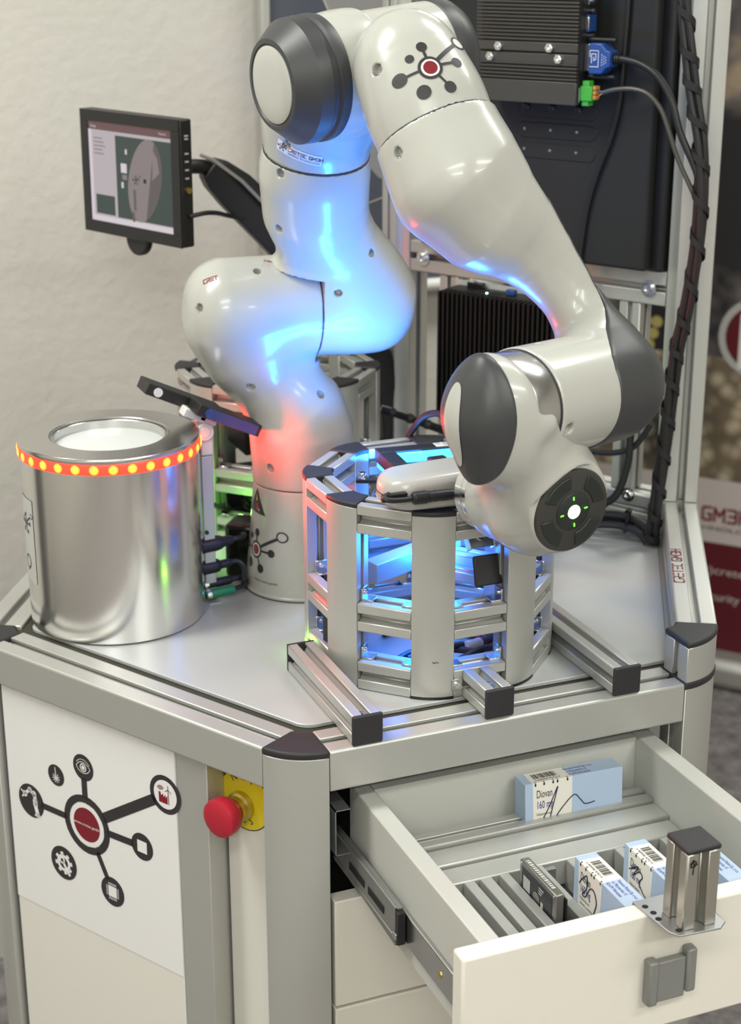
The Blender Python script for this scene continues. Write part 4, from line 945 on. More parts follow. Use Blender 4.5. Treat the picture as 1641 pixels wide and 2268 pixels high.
dc = Decal(); dc.rect(0, 0, .030, .0135, 0); dc.rect(.002, .008, .007, .0115, 1, 1)
for i in range(4): dc.rect(.009, .0105-.0026*i, .02+.002*(i % 2), .0118-.0026*i, 1, 1)
dc.rect(.024, .003, .0285, .0095, 1, 1)
dc.place('rating_label', ['decal_white', 'label_grey'], rl, rc+ru*.012+rv*(RH/2-RB+.0015)+Z3*(RT/2), ru, rv)
sl = thing('frame_light_plug', (.22, .26, .2), 'bright green cable plug with black cable behind the frame light', 'plug')
MB().lathe([(0, 0), (.0052, 0), (.0056, .010), (.0056, .022), (.0045, .027), (0, .027)], (.2365, .2285, .192), V3(-.30, .48, .55), 16).build('plug_body', 'sleeve_green', sl, bevel=.0004)
mb = MB(); mb.tube([(.229, .240, .206), (.224, .249, .214), (.217, .262, .216), (.208, .278, .205), (.20, .30, .17), (.2, .33, .1)], .0036, 8); mb.build('cable', 'black', sl)
dm = thing('mirror_dome', (.14, .165, .165), 'small chrome reflector dome with black bracket inside the front tower rim', 'reflector')
MB().lathe([(.0295, 0), (.028, .008), (.022, .016), (.012, .0215), (0, .023)], (.1360, .1600, .1620), Z3, 32).build('dome', 'chrome', dm)
MB().box((.122, .195, .176), (.034, .007, .004), (V3(.9, -.4, 0), V3(.4, .9, 0), Z3)).build('bracket', 'black', dm, bevel=.0006)
for p in ((.113, .2005, .178), (.1330, .1930, .178)): 
    mb = MB(); hex_bolt(mb, p, Z3, .0036, .006); mb.build('screw', 'chrome', dm)
def tower_lamp(loc, energy, col, size, rot=(0, 0, 0), name='tower_glow', spread=180):
    l = bpy.data.lights.new(name, 'AREA'); l.shape = 'DISK'; l.size = size; l.energy = energy; l.color = col; l.spread = R(spread)
    o = bpy.data.objects.new(name, l); COL.objects.link(o); o.location = (loc[0], loc[1], loc[2]+TH); o.rotation_euler = rot; return o
BLUE = (.02, .26, 1)
tower_lamp((.1732, .1745, .155), .6, (.012, .19, 1), .07)                               # frame light shining down into the tower
tower_lamp((.150, .225, .188), 1.0, BLUE, .07, (R(150), R(5), 0), spread=115); tower_lamp((.165, .150, .188), 1.25, BLUE, .07, (R(188), R(-4), 0), spread=115)                 # and the open rim shining up
def point_lamp(loc, energy, col, rad, name):
    l = bpy.data.lights.new(name, 'POINT'); l.energy = energy; l.color = col; l.shadow_soft_size = rad
    o = bpy.data.objects.new(name, l); COL.objects.link(o); o.location = (loc[0], loc[1], loc[2]+TH); return o
gl = thing('green_status_lamp', (.062, .535, .02), 'small green signal lamp low behind the cylinder, lighting the rear tower', 'lamp')
MB().lathe([(.005, 0), (.005, .004), (.003, .008), (0, .009)], (.083, .505, .030), Z3, 14).build('lens', 'led_green', gl)
MB().cyl((.083, .505, .0005), (.083, .505, .030), .0035, n=12).build('stem', 'black', gl)
point_lamp((.083, .502, .048), .12, (.16, 1, .06), .006, 'green_glow')
point_lamp((.1732, .1745, .105), .8, (.012, .20, 1), .022, 'tower_inner_glow')
MB().lathe([(.0028, 0), (.0026, .0012), (0, .0018)], (.0552, .205, .0150), V3(-1, 0, 0), 12).build('side_led', 'led_green', ftw)
point_lamp((.0500, .207, .0150), .012, (.35, 1, .05), .003, 'side_led_glow')
# black gear inside the rear tower
rg = thing('rear_tower_devices', (.17, .62, .01), 'dark devices and cable loops inside the rear tower', 'device')
MB().bb(.12, .235, .60, .67, .002, .055).build('device_box', 'black', rg, bevel=.002)
MB().bb(.12, .23, .59, .66, .088, .135).build('device_box', 'black', rg, bevel=.002)
for q in range(3):
    mb = MB(); mb.tube([(.17+.055*math.cos(R(a)), .585+.018*math.sin(R(a))+.006*q, .030+.022*math.sin(R(a))+.008*q) for a in range(0, 360, 40)], .0028, 7, closed=True); mb.build('cable_loop', 'black_gloss', rg)
mb = MB(); mb.tube([(.010, .392, .105), (.028, .46, .085), (.052, .52, .060), (.09, .57, .03), (.12, .60, .02)], .0028, 8)
tag(mb.build('sensor_cable', 'black'), 'thin dark cable slanting from the sensor bracket into the rear tower', 'cable')
ct = thing('rear_cable', (.3, .6, .1), 'short ribbed black cable crossing between rear tower and display frame', 'cable')
mb = MB(); mb.tube([(.30, .60, .125), (.335, .585, .112), (.37, .57, .098), (.41, .55, .085)], .0052, 9); mb.build('cable', 'black_gloss', ct)
for i in range(5):
    p = V3(.31+.02*i, .595-.0085*i, .1212-.0075*i); MB().lathe([(.0063, 0), (.0063, .006)], p, V3(.02, -.0085, -.0075), 12).build('cable_ring', 'black_matte', ct)

# ------------------------------------------------------------------ poster on the wall, roll-up banner
po = thing('wall_poster', (.42, .985, .19), 'hanging dark blue and grey poster with pale edge strip on the back wall', 'poster')
MB().bb(.284, .655, .982, .992, .200, 1.0).build('sheet', 'poster_blue', po)
MB().bb(.282, .2955, .974, .994, .196, 1.0).build('edge_strip', 'anodised', po, bevel=.003)
mb = MB(); mb.cyl((.282, .978, .192), (.655, .978, .192), .0095, n=20); mb.build('bottom_rod', 'print_white', po)
dc = Decal(); dc.poly([(.374, 1.0), (.374, .596), (.395, .5505), (.50, .43), (.64, .43), (.64, 1.0)], 0); dc.line((.374, .596), (.395, .5505), .002, 1, 1, 1)
dc.poly([(.40, .44), (.42, .39), (.455, .352), (.50, .335), (.64, .32), (.64, .42), (.47, .42)], 0, 1); dc.line((.436, .3155), (.50, .335), .0015, 1, 2, 1)
dc.place('print', ['poster_grey', 'banner_white'], po, (0, .982, 0), X, Z3)
bn = thing('rollup_banner', (1.35, 1.5, -TH), 'roll-up banner with stone photograph, white strip and dark red field at the right', 'banner')
bo = V3(1.455, 1.40, -TH); bu = V3(-.643, .766, 0); bw = V3(-.766, -.643, 0)      # u to the left, w towards the robot side
def bpnt(a, z, o=0.): return bo+bu*a+Z3*z+bw*o
BW0, BW1 = -.30, .62
def bbox_(a0, a1, z0, z1, o0, o1, name, m, bev=0): return MB().box(bpnt((a0+a1)/2, (z0+z1)/2, (o0+o1)/2), (a1-a0, z1-z0, o1-o0), (bu, Z3, bw)).build(name, m, bn, bevel=bev)
bbox_(BW0, BW1, .0, .065, -.06, .06, 'base_case', 'anodised', .02)
bbox_(BW0+.02, BW1-.02, .0655, .299, -.002, 0, 'red_field', 'banner_red')
bbox_(BW0+.02, BW1-.02, .300, .435, -.002, 0, 'white_strip', 'banner_white')
bbox_(BW0+.02, BW1-.02, .436, .690, -.002, 0, 'photo_field', 'banner_photo')
bbox_(BW0+.02, BW1-.02, .6905, 1.75, -.002, 0, 'photo_field', 'banner_dark')
UU = -bu
for _t, _x, _z, _h, _w, _m in (('GRIPPING TECHNOLOGIES', -.2686, .3265, .0135, .30, 'ink_dark'), ('info(at)cretec.gmbh', -.165, .232, .025, .24, 'banner_white'), ('security', -.105, .174, .026, .088, 'banner_white')):
    dc = Decal(); dc.text(_t, _x, _z, _h, 0, width=_w); dc.place('banner_lettering', [_m], bn, bpnt(0, 0, 0), UU, Z3, lift=.001)
dc = Decal(); dc.sign('CRETEC GMBH', -.2686, .3480, .027, 0, gap=.3, w=.19); dc.place('banner_lettering', ['ink_red'], bn, bpnt(0, 0, 0), UU, Z3, lift=.001)
dc = Decal(); dc.disc(-.02, .735, .080, 0, 0); dc.disc(-.02, .735, .066, 1, 1); dc.rect(-.058, .67, -.02, .78, 2, 2)
for _i in range(9): dc.disc(-.285+.022*(_i % 3)+.007*(_i//3), .700+.024*(_i//3), .012, 4, 2, 10)
mat('photo_yellow', (.55, .46, .16), .6)
_rest = dc.it[3:]; dc.it = dc.it[:3]
dc.place('banner_picture', ['label_grey', 'banner_red', 'carton_white', 'ink_dark', 'photo_yellow'], bn, bpnt(0, 0, 0), UU, Z3, lift=.001)
for _r in _rest:
    dc = Decal(); dc.it.append((_r[0], _r[1], 0, 2)); dc.place('printed_stone', ['photo_yellow'], bn, bpnt(0, 0, 0), UU, Z3, lift=.001)

# ------------------------------------------------------------------ robot arm: joint frames from the arm's kinematics, skins from smooth distance fields
def fk():
    q = [-1.67435766, .354409126, .301723029, -2.2155171, -.247881505, .937025191, 0.]; s = .931877
    DH = [(0, .333, 0), (0, 0, -90), (0, .316, 90), (.0825, 0, 90), (-.0825, .384, -90), (0, 0, 90), (.088, 0, 90)]
    T = np.eye(4); T[:3, 3] = [.1202134, .3919307, 0]; out = []
    for (a, d, al), t in zip(DH, q):
        al = math.radians(al); ca, sa, ct, st = math.cos(al), math.sin(al), math.cos(t), math.sin(t)
        T = T@np.array([[ct, -st, 0, a*s], [st*ca, ct*ca, -sa, -d*s*sa], [st*sa, ct*sa, ca, d*s*ca], [0, 0, 0, 1]]); out.append(T.copy())
    return out
FKM = fk()
def O_(k): return FKM[k-1][:3, 3]
def Zk(k): return FKM[k-1][:3, 2]
B0 = np.array([.1202134, .3919307, 0.]); ez = np.array([0, 0, 1.])
O2, z2, z3, O4, z4, O6, z5 = O_(2), Zk(2), Zk(3), O_(4), Zk(4), O_(6), Zk(5)
y5 = -Zk(6); v6 = -Zk(6); z6 = Zk(6); O7 = O_(7)
def A_(*a): return np.array(a, float)
def cone(p, a, ra, b, rb):
    ab = b-a; t = np.clip(((p-a)@ab)/(ab@ab), 0, 1); return np.linalg.norm(p-a-t[:, None]*ab, axis=1)-(ra+t*(rb-ra))
def cylr(p, c, n, h, r, q):
    n = n/np.linalg.norm(n); w = p-c; t = w@n; rad = np.linalg.norm(w-t[:, None]*n, axis=1)
    a = rad-(r-q); b = np.abs(t)-(h-q); return np.minimum(np.maximum(a, b), 0)+np.sqrt(np.maximum(a, 0)**2+np.maximum(b, 0)**2)-q
def smin(a, b, k): h = np.maximum(k-np.abs(a-b), 0)/k; return np.minimum(a, b)-h*h*k/4
def smax(a, b, k): return -smin(-a, -b, k)
def chain(p, pts, k):
    d = None
    for (a, ra), (b, rb) in zip(pts, pts[1:]):
        e = cone(p, a, ra, b, rb); d = e if d is None else smin(d, e, k)
    return d
def half(p, c, n): return (p-c)@(n/np.linalg.norm(n))        # negative on the kept side
def sdf_mesh(fn, lo, hi, h):
    lo = np.array(lo); n = np.ceil((np.array(hi)-lo)/(4*h)).astype(int); N = n*4
    cc = [lo[i]+4*h*(np.arange(n[i])+.5)-.5*h for i in range(3)]
    G = np.stack(np.meshgrid(*cc, indexing='ij'), -1).reshape(-1, 3); dc_ = fn(G).reshape(n)
    near = np.abs(dc_) < 4*h*1.25
    D = np.repeat(np.repeat(np.repeat(np.where(dc_ < 0, -1., 1.), 4, 0), 4, 1), 4, 2); M = np.repeat(np.repeat(np.repeat(near, 4, 0), 4, 1), 4, 2)
    I = np.argwhere(M); D[M] = fn(lo+I*h)
    S = D < 0; c8 = sum(S[i:N[0]-1+i, j:N[1]-1+j, k:N[2]-1+k].astype(np.int8) for i in (0, 1) for j in (0, 1) for k in (0, 1))
    act = (c8 > 0) & (c8 < 8); C = np.argwhere(act); idx = -np.ones(act.shape, int); idx[act] = np.arange(len(C))
    acc = np.zeros((len(C), 3)); cnt = np.zeros(len(C))
    for ax in range(3):
        u, v = [q for q in range(3) if q != ax]
        for i in (0, 1):
            for j in (0, 1):
                a = C.copy(); a[:, u] += i; a[:, v] += j; b = a.copy(); b[:, ax] += 1
                da, db = D[tuple(a.T)], D[tuple(b.T)]; m = (da < 0) != (db < 0); t = np.clip(da/np.where(m, da-db, 1), 0, 1)
                p = a.astype(float); p[:, ax] += t; acc[m] += p[m]; cnt[m] += 1
    P = lo+acc/cnt[:, None]*h
    for _ in range(3):
        e = .4*h; d0 = fn(P); g = np.stack([(fn(P+e*np.eye(3)[k])-fn(P-e*np.eye(3)[k]))/(2*e) for k in range(3)], 1)
        g2 = np.maximum((g*g).sum(1), .25); P = P-np.clip(d0/g2, -h, h)[:, None]*g*.8
    Q = []
    for ax in range(3):
        u, v = (ax+1) % 3, (ax+2) % 3; a = S[:-1] if ax == 0 else S[:, :-1] if ax == 1 else S[:, :, :-1]; b = S[1:] if ax == 0 else S[:, 1:] if ax == 1 else S[:, :, 1:]
        E_ = np.argwhere(a != b); E_ = E_[(E_[:, u] > 0) & (E_[:, v] > 0) & (E_[:, u] < N[u]-1) & (E_[:, v] < N[v]-1)]
        q = []
        for du, dv in ((-1, -1), (0, -1), (0, 0), (-1, 0)):
            k = E_.copy(); k[:, u] += du; k[:, v] += dv; q.append(idx[tuple(k.T)])
        q = np.stack(q, 1); fl = S[tuple(E_.T)]; q[~fl] = q[~fl][:, ::-1]; Q.append(q[(q >= 0).all(1)])
    return P, np.concatenate(Q)
rob = thing('robot_arm', B0, 'white jointed robot arm with grey caps, bending from its round base over the blue-lit tower', 'robot arm')
BV = {}
def skin(name, fn, pts, pad, m, h=.0016, key=None, parent=None, label=None):
    pts = np.array(pts); P, Q = sdf_mesh(fn, pts.min(0)-pad, pts.max(0)+pad, h)
    mb = MB(); mb.v = [tuple(p) for p in P]; mb.f = [tuple(int(i) for i in f) for f in Q]; mb.m = [0]*len(mb.f)
    o = mb.build(name, m, parent or rob, fix=False, angle=50, label=label)
    if key: BV[key] = BVHTree.FromPolygons([Vector(v) for v in mb.v], mb.f)
    return o
def holes(p, d, key):
    for c, n, r in HOLES.get(key, ()):
        c, n = A_(*c), A_(*n); w = p-c; t = w@n; rad = np.linalg.norm(w-t[:, None]*n, axis=1)
        d = np.maximum(d, -np.maximum(rad-r, np.abs(t)-.0055))
    return d
HOLES = {}
HOLES.update({
 'l1': [((.0040, .3682, .3210), (-.86, -.47, .199), .0047), ((.0663, .3672, .3546), (-.049, -.552, .833), .0042), ((.1093-.012, .3677, .3560), (-.02, -.489, .872), .0042), ((.0534, .3593, .2361), (-.354, -.845, -.401), .0046), ((.1277, .3509, .2233), (.295, -.816, .497), .0046), ((.0739, .3632, .1451), (-.847, -.526, -.072), .0046)],
 'l2': [((.1397, .3303, .3332), (-.415, -.892, -.178), .0043), ((.0716, .3074, .4593), (-.858, -.509, -.073), .0046), ((.0764, .3311, .4016), (-.854, -.345, -.391), .0048), ((.1742, .3237, .3728), (.394, -.913, .106), .0043)],
 'l3': [((.0716, .2879, .4887), (-.813, -.50, -.296), .0046)],
 'l4': [((.0856, .0999, .5690), (-.877, -.421, .231), .0053), ((.1080, .0990, .5360), (-.45, -.80, .39), .0046)],
 'l5': [((.0896, .0647, .5046), (-.933, -.357, .035), .0050), ((.1732, -.0938, .3004), (.359, -.904, -.233), .0050), ((.1732, -.0396, .3589), (.007, .075, .997), .0042)]})
def seam(name, key_fn, c, n, r_max, m='robot_seam', w=.0013, parent=None, N=96):
    """thin dark joint line round a body: the body's outline in the plane (c, n), found along rays from c"""
    n = n/np.linalg.norm(n); u, v, _ = frame(Vector(n)); u, v = np.array(u), np.array(v); P = []
    for i in range(N):
        a = 2*math.pi*i/N; e = u*math.cos(a)+v*math.sin(a); t = np.linspace(r_max, .004, 260); d = key_fn(c+t[:, None]*e)
        k = np.argmax(d < 0); P.append(Vector(c+e*(t[k]+.0005)))
    mb = MB(); mb.tube(P, w, 5, closed=True, smooth=False); return mb.build(name, m, parent or rob)

def lat(prof, c, ax, name, m, n=64, **k):
    return MB().lathe(prof, c, Vector(ax), n).build(name, m, rob, angle=28, **k)
# base
MB().lathe([(.0655, .0002), (.0655, .003), (.0640, .0045), (.0615, .030), (.0572, .072), (.0535, .1190), (.0523, .1200)], B0, Z3, 64).build('base', 'robot_white', rob)
MB().lathe([(.0662, .0001), (.0662, .0012)], B0, Z3, 64).build('base_gasket', 'robot_seam', rob)
MB().lathe([(.0515, .1180), (.0515, .1225)], B0, Z3, 64).build('joint_gap', 'robot_seam', rob)
mb = MB(); mb.box(B0+A_(-.052, .040, .034), (.040, .040, .064), (V3(.8, -.6, 0), V3(.6, .8, 0), Z3)); mb.build('connector_housing', 'black_gloss', rob, bevel=.006, seg=3)
bvv = []; bff = []
for i in range(65):
    a = 2*math.pi*i/64
    for r, z in ((.0640, .0045), (.0615, .03), (.0572, .072), (.0535, .1190)): bvv.append(V3(B0[0]+r*math.cos(a), B0[1]+r*math.sin(a), z))
for i in range(64):
    for j in range(3): bff.append((4*i+j, 4*i+4+j, 4*i+5+j, 4*i+1+j))
BV['base'] = BVHTree.FromPolygons(bvv, bff)
# shoulder
def f_l1(p):
    c = chain(p, [(B0+ez*.13, .0525), (B0+ez*.172, .0530), (B0+ez*.196-z2*.006, .0490), (B0+ez*.215-z2*.020, .0430), (B0+ez*.236-z2*.038, .0385), (B0+ez*.262-z2*.056, .0440), (B0+ez*.29-z2*.062, .049)], .012)
    b = cylr(p, O2-z2*.0305, z2, .0900, .0535, .040)
    d = smin(c, b, .026)
    low = cylr(p, B0+ez*.13, ez, .045, .0525, .002); d = smin(d, low, .006)
    d = np.maximum(d, np.minimum(half(p, O2+z2*.0112, z2), (p-O2)@ez+.058)); d = np.maximum(d, half(p, B0+ez*.1212, -ez))
    return holes(p, d, 'l1')
skin('shoulder_link', f_l1, [B0+ez*.10, O2-z2*.125, O2+z2*.02, O2+ez*.05], .062, 'robot_white', key='l1')
S3 = O2+z3*.177+z2*.004
def f_l2(p):
    c = chain(p, [(S3+z3*.02, .0515), (S3-z3*.025, .0520), (O2+z3*.114+z2*.008, .0500), (O2+z3*.090+z2*.017, .0455), (O2+z3*.066+z2*.034, .0430), (O2+z3*.040+z2*.052, .0460), (O2+z3*.01+z2*.062, .050)], .014)
    b = cylr(p, O2+z2*.0300, z2, .0900, .0535, .042)
    d = smin(c, b, .026); d = np.maximum(d, np.minimum(half(p, O2+z2*.0126, -z2), .052-(p-O2)@z3)); d = np.maximum(d, half(p, S3-z3*.0004, z3))
    return holes(p, d, 'l2')
skin('upper_arm_link', f_l2, [O2+z2*.125, O2, S3, O2-z3*.05], .06, 'robot_white', key='l2')
lat([(.0524, .009), (.0524, .015)], O2, z2, 'joint_core', 'robot_seam')
seam('joint_gap', lambda p: cylr(p, S3, z3, .1, .0514, .001), S3, z3, .07)
# elbow
def f_l3(p):
    c = chain(p, [(S3-z3*.02, .0515), (S3+z3*.040, .0515), (S3+z3*.064+(O4-O_(3))*.25, .0500), (O4+z4*.024, .050)], .02)
    b = cylr(p, O4+z4*.0331, z4, .0227, .0510, .001)
    d = smin(c, b, .020); d = np.maximum(d, half(p, S3+z3*.0004, -z3)); d = np.maximum(d, half(p, O4+z4*.056, z4))
    return holes(p, d, 'l3')
skin('elbow_link', f_l3, [S3, O4+z4*.08, O4-z4*.01, O4+ez*.05, O4+(O4-O_(3))*.4], .06, 'robot_white', key='l3')
lat([(.046, .0465), (.0520, .0465), (.0552, .050), (.0560, .054), (.0560, .0590), (.0530, .0612), (.0530, .0655), (.0556, .0675), (.0548, .0800), (.0400, .0985), (.0360, .0990), (.0345, .0975), (0, .0975)], O4, z4, 'elbow_cap', 'robot_grey')
lat([(.0338, .0976), (.0338, .0986), (.031, .0998), (.018, .1008), (0, .1012)], O4, z4, 'cap_disc', 'robot_white')
seam('joint_gap', lambda p: cylr(p, O4, z4, .1, .0506, .001), O4+z4*.011, z4, .07)
def J5(t, off=0.): return O6-z5*t+y5*off
def f_l4(p):
    c = chain(p, [(J5(.318, -.0145), .0460), (J5(.30, -.0145), .0475), (J5(.275, -.014), .0502), (J5(.22, -.014), .053)], .01)
    b = cylr(p, O4-z4*.032, z4, .0418, .0508, .001)
    d = smin(c, b, .016); d = np.maximum(d, half(p, J5(.2523), z5))
    return holes(p, d, 'l4')
skin('forearm_joint_link', f_l4, [O4, O4-z4*.08, J5(.36), J5(.27)], .058, 'robot_white', key='l4')
lat([(.046, .0640), (.0500, .0640), (.0502, .0690), (.0522, .0705), (.0525, .080), (.0505, .088), (.0450, .096), (.036, .101), (.020, .104), (0, .105)], O4, -z4, 'elbow_cap', 'robot_grey')
# forearm
CJ = O6+A_(0, 0, .0035)
STR = [(J5(.172, .006), .0480), (J5(.150, .030), .0365), (J5(.125, .0475), .0275), (J5(.10, .0595), .0225), (J5(.065, .0690), .0232), (J5(.040, .0725), .0290), (J5(.010, .066), .036)]
def f_l5(p):
    c = chain(p, [(J5(.275, -.0143), .0503), (J5(.24, -.0140), .0523), (J5(.205, -.0120), .0560)]+STR[:1], .012)
    s = chain(p, STR, .014)
    b = np.minimum(cylr(p, CJ+v6*.0055, v6, .0605, .0478, .002), cone(p, CJ-v6*.0, .0478, CJ+v6*.062, .0478))
    d = smin(smin(c, s, .012), b, .020)
    d = np.maximum(d, half(p, J5(.2517), -z5))
    return d
def f_l5h(p): return holes(p, f_l5(p), 'l5')
def reg5(p):
    w = p-CJ; t = -(w@z5); v = w@v6
    return (np.interp(t, [-.06, .0, .012, .024, .036, .048, .060, .080, .099, .134, .160, .185, .19], [.0185, .0185, .023, .033, .046, .058, .067, .0735, .0755, .064, .050, .040, .2])-v)*.7
skin('forearm_link', f_l5h, [J5(.26), CJ-v6*.055, CJ+v6*.11, J5(.0, .07), J5(.17, .05)], .066, 'robot_white', key='l5')
def f_sh(p): return smax(f_l5(p)-.0013, reg5(p), .003)
skin('forearm_shell', f_sh, [J5(.18, .04), CJ+v6*.02, CJ+v6*.11, J5(.0, .07)], .055, 'robot_grey', key='sh5')
lat([(.021, .1075), (.021, .1095), (.016, .1108), (0, .1112)], CJ, v6, 'cap_disc', 'robot_white')
seam('joint_gap', lambda p: chain(p, [(J5(.318, -.0145), .0460), (J5(.30, -.0145), .0475), (J5(.275, -.014), .0502), (J5(.22, -.014), .053)], .01), J5(.252, -.0143), z5, .07)
# wrist
lat([(.046, -.0005), (.0462, 0), (.0462, .0275), (.046, .028)], CJ-v6*.0830, v6, 'bearing_ring', 'steel')
lat([(.0465, -.0004), (.0468, 0), (.0468, .0010), (.0465, .0012)], CJ-v6*.0560, v6, 'joint_gap', 'robot_seam')
D0, F0 = A_(.1848, -.0819, .2260), A_(0.168, 0.0371, 0.208)
a7 = (F0-D0)/np.linalg.norm(F0-D0); PN = A_(.146, -.985, -.094); PN = PN/np.linalg.norm(PN)
JE = CJ-v6*.090
CE = CJ-v6*.106
cvn = -v6; cu_ = np.cross(ez, cvn); cu_ = cu_/np.linalg.norm(cu_); cv_ = np.cross(cvn, cu_)
def f_l6(p):
    w = p-CJ; t = -(w@v6); q = np.clip((t-.083)/.032, -.2, 1.15); x = w@cu_-.007*q; y = w@cv_+.003*q
    a = .0470-.0270*q; bb = .0470+.0040*q
    b = smax((np.sqrt((x/a)**2+(y/bb)**2)-1)*a*.93, np.abs(t-.100)-.0170, .013)
    c = chain(p, [(JE, .038), (A_(.1482, -.0563, .2795), .0375), (A_(.1771, -.0395, .2456), .0395), (A_(.180, -.034, .2230), .0395)], .02)
    j = chain(p, [(D0+PN*-.012, .0362), ((D0+F0)/2-a7*.010, .0410), (F0-a7*.030, .0375), (F0-a7*.022, .0360)], .012)
    j = np.maximum(j, half(p, F0-a7*.0205, a7))
    e = cone(p, D0-PN*.006, .0352, D0-PN*.03, .038)
    d = smin(smin(b, c, .020), smin(j, e, .012), .024)
    lip = chain(p, [(A_(.1478, -.0927, .3085), .0125), (A_(.1792, -.0476, .2676), .018), (A_(.1928, -.0453, .2374), .031)], .012); d = smin(d, lip, .012)
    w = p-D0; rr = np.linalg.norm(w-(w@PN)[:, None]*PN, axis=1)
    return smax(d, np.minimum(half(p, D0-PN*.0005, PN), .0400-rr), .004)
VDN = ez-v6*(v6@ez); VDN = VDN/np.linalg.norm(VDN)
def f_l6h(p): return holes(p, f_l6(p), 'l6')
skin('wrist_link', f_l6h, [JE-v6*.03, JE, D0, F0, CJ-v6*.05], .055, 'robot_white', key='l6')
# dark cover on the wrist's outer end, with a pale inlay
cu_ = np.cross(ez, cvn); cu_ = cu_/np.linalg.norm(cu_); cv_ = np.cross(cvn, cu_)
def f_c6(p):
    return smax(f_l6(p)-.0016, smax(half(p, CJ+cvn*.1030, -cvn), -((p-CE)@cv_+.0600), .020), .004)
skin('wrist_cover', f_c6, [CE, CE+ez*.03, CE-ez*.04], .045, 'robot_grey', key='c6', h=.0012)
dc = Decal(); dc.poly([(.0085*math.cos(R(q))*(.75 if math.cos(R(q)) > 0 else 1), .034*math.sin(R(q))) for q in range(0, 360, 8)], 0)
vs_ = []; 
dc = Decal(); P = [(0, 0)]; nn = 40
for k in (.25, .5, .75, 1.): P += [(k*.0090*math.copysign(abs(math.cos(2*math.pi*i/nn))**.8, math.cos(2*math.pi*i/nn)), k*.0345*math.copysign(abs(math.sin(2*math.pi*i/nn))**.9, math.sin(2*math.pi*i/nn))) for i in range(nn)]
fs = [(0, 1+i, 1+(i+1) % nn) for i in range(nn)]
for k in range(3): fs += [(1+k*nn+i, 1+(k+1)*nn+i, 1+(k+1)*nn+(i+1) % nn, 1+k*nn+(i+1) % nn) for i in range(nn)]
dc.it.append((P, fs, 0, 0))
dc.place('cover_inlay', ['robot_white'], rob, CE+cvn*.020-cu_*.0050-ez*.006, cu_, cv_, bvh=BV['c6'], lift=.0006)
# pilot disc
pu, pv, pn = frame(Vector(PN)); D0v = Vector(D0)
MB().lathe([(.0368, -.006), (.0372, -.001), (.0362, .0012), (.034, .0022), (0, .0026)], D0v, pn, 56).build('pilot_disc', 'pilot_face', rob)
for i in range(4):
    a0 = 90*i+16-6; a1 = 90*i+74-6; pts = [(.0205, R(a0+2)), (.0205, R(a1-2))]
    P = [(.0203*math.cos(R(a)), .0203*math.sin(R(a))) for a in np.linspace(a0+3, a1-3, 8)]+[(.0322*math.cos(R(a)), .0322*math.sin(R(a))) for a in np.linspace(a1, a0, 12)]
    MB().prism(P, D0v, pu, pv, pn, .0020, .0036).build('pilot_key', 'pilot_key', rob, bevel=.0009, seg=2)
MB().lathe([(.0168, .002), (.0168, .0030), (.016, .0036), (0, .0040)], D0v, pn, 40).build('pilot_dial', 'pilot_key', rob)
MB().lathe([(.0061, .0036), (.0060, .0044), (.0045, .0050), (0, .0052)], D0v, pn, 28).build('pilot_light', 'led_green_core', rob)
for i in range(4):
    a = R(90*i+8); e = pu*math.cos(a)+pv*math.sin(a); t = pn.cross(e)
    MB().box(D0v+e*.0122+pn*.0040, (.0030, .0010, .0006), (e, t, pn)).build('pilot_tick', 'led_green', rob)
dc = Decal()
for x, y in ((.0004, .0011), (.0006, 0), (-.0002, -.0014)): dc.disc(x, y, .00035, 0, 0, 8)
dc.place('pilot_mark', ['ink_dark'], rob, D0v+pn*.0053, pu, pv)
# flange ring and hand
lat([(.0345, 0), (.0345, .012), (.0330, .0125), (.0330, .0135), (.0345, .014), (.0345, .0235)], F0-a7*.0205, a7, 'flange', 'chrome')
HW, HN = A_(1., 0., 0.), A_(0., 1., 0.)
HC2 = A_(.1812, .0825, .2050)
def f_hand(p):
    w = p-HC2; x = np.abs(w@HW); y = np.abs(w@HN); z = w@ez
    d2 = np.sqrt(np.maximum(x-.074, 0)**2+np.maximum(y-.002, 0)**2)-.0255
    zz_ = np.where(z > 0, z/.026, z/.025); b = np.abs(z)-.0175+.003*np.clip(x/.095, 0, 1)**2
    return smax(d2, b, .013)
skin('hand', f_hand, [HC2-HW*.1, HC2+HW*.1, HC2+HN*.03, HC2-HN*.03], .035, 'robot_white', key='hand')
seam('hand_seam', f_hand, HC2-ez*.001, ez, .12, w=.0004, N=180)
for sx in (-.022, .022):
    MB().box(HC2+HN*.036+HW*sx-ez*.0, (.018, .030, .020), (Vector(HW), Vector(HN), Z3)).build('finger', 'black', rob, bevel=.002)
cs = A_(.0745, .0568, .2075)
MB().box(cs+A_(.010, -.0012, 0), (.024, .006, .0075), (X, Y, Z3)).build('cable_slot', 'black', rob, bevel=.0014)
mb = MB(); mb.tube([(.0800, .0570, .2100), (.0735, .0520, .2095), (.0770, .0490, .2075), (.088, .0490, .2062), (.102, .0500, .2058)], .0026, 8); mb.build('hand_cable', 'black', rob)
dd = V3(.1010, .0500, .2060); ax = V3(1, .02, -.03)
MB().lathe([(.0034, -.002), (.0058, 0), (.0060, .012), (.0048, .0135), (.0052, .016), (.0048, .018), (.0052, .021), (.0048, .023), (.0052, .030), (.0046, .038), (.0044, .046), (0, .046)], dd, ax, 18).build('hand_plug', 'black', rob, bevel=.0004)
for _k, _L in HOLES.items():
    for _c, _n, _r in _L:
        _v = Vector(_n).normalized()
        MB().lathe([(_r*.80, 0), (_r*.78, .0012), (_r*.42, .0012), (_r*.38, .0002), (0, .0002)], Vector(_c)-_v*.0057, _v, 16).build('screw', 'steel', rob)
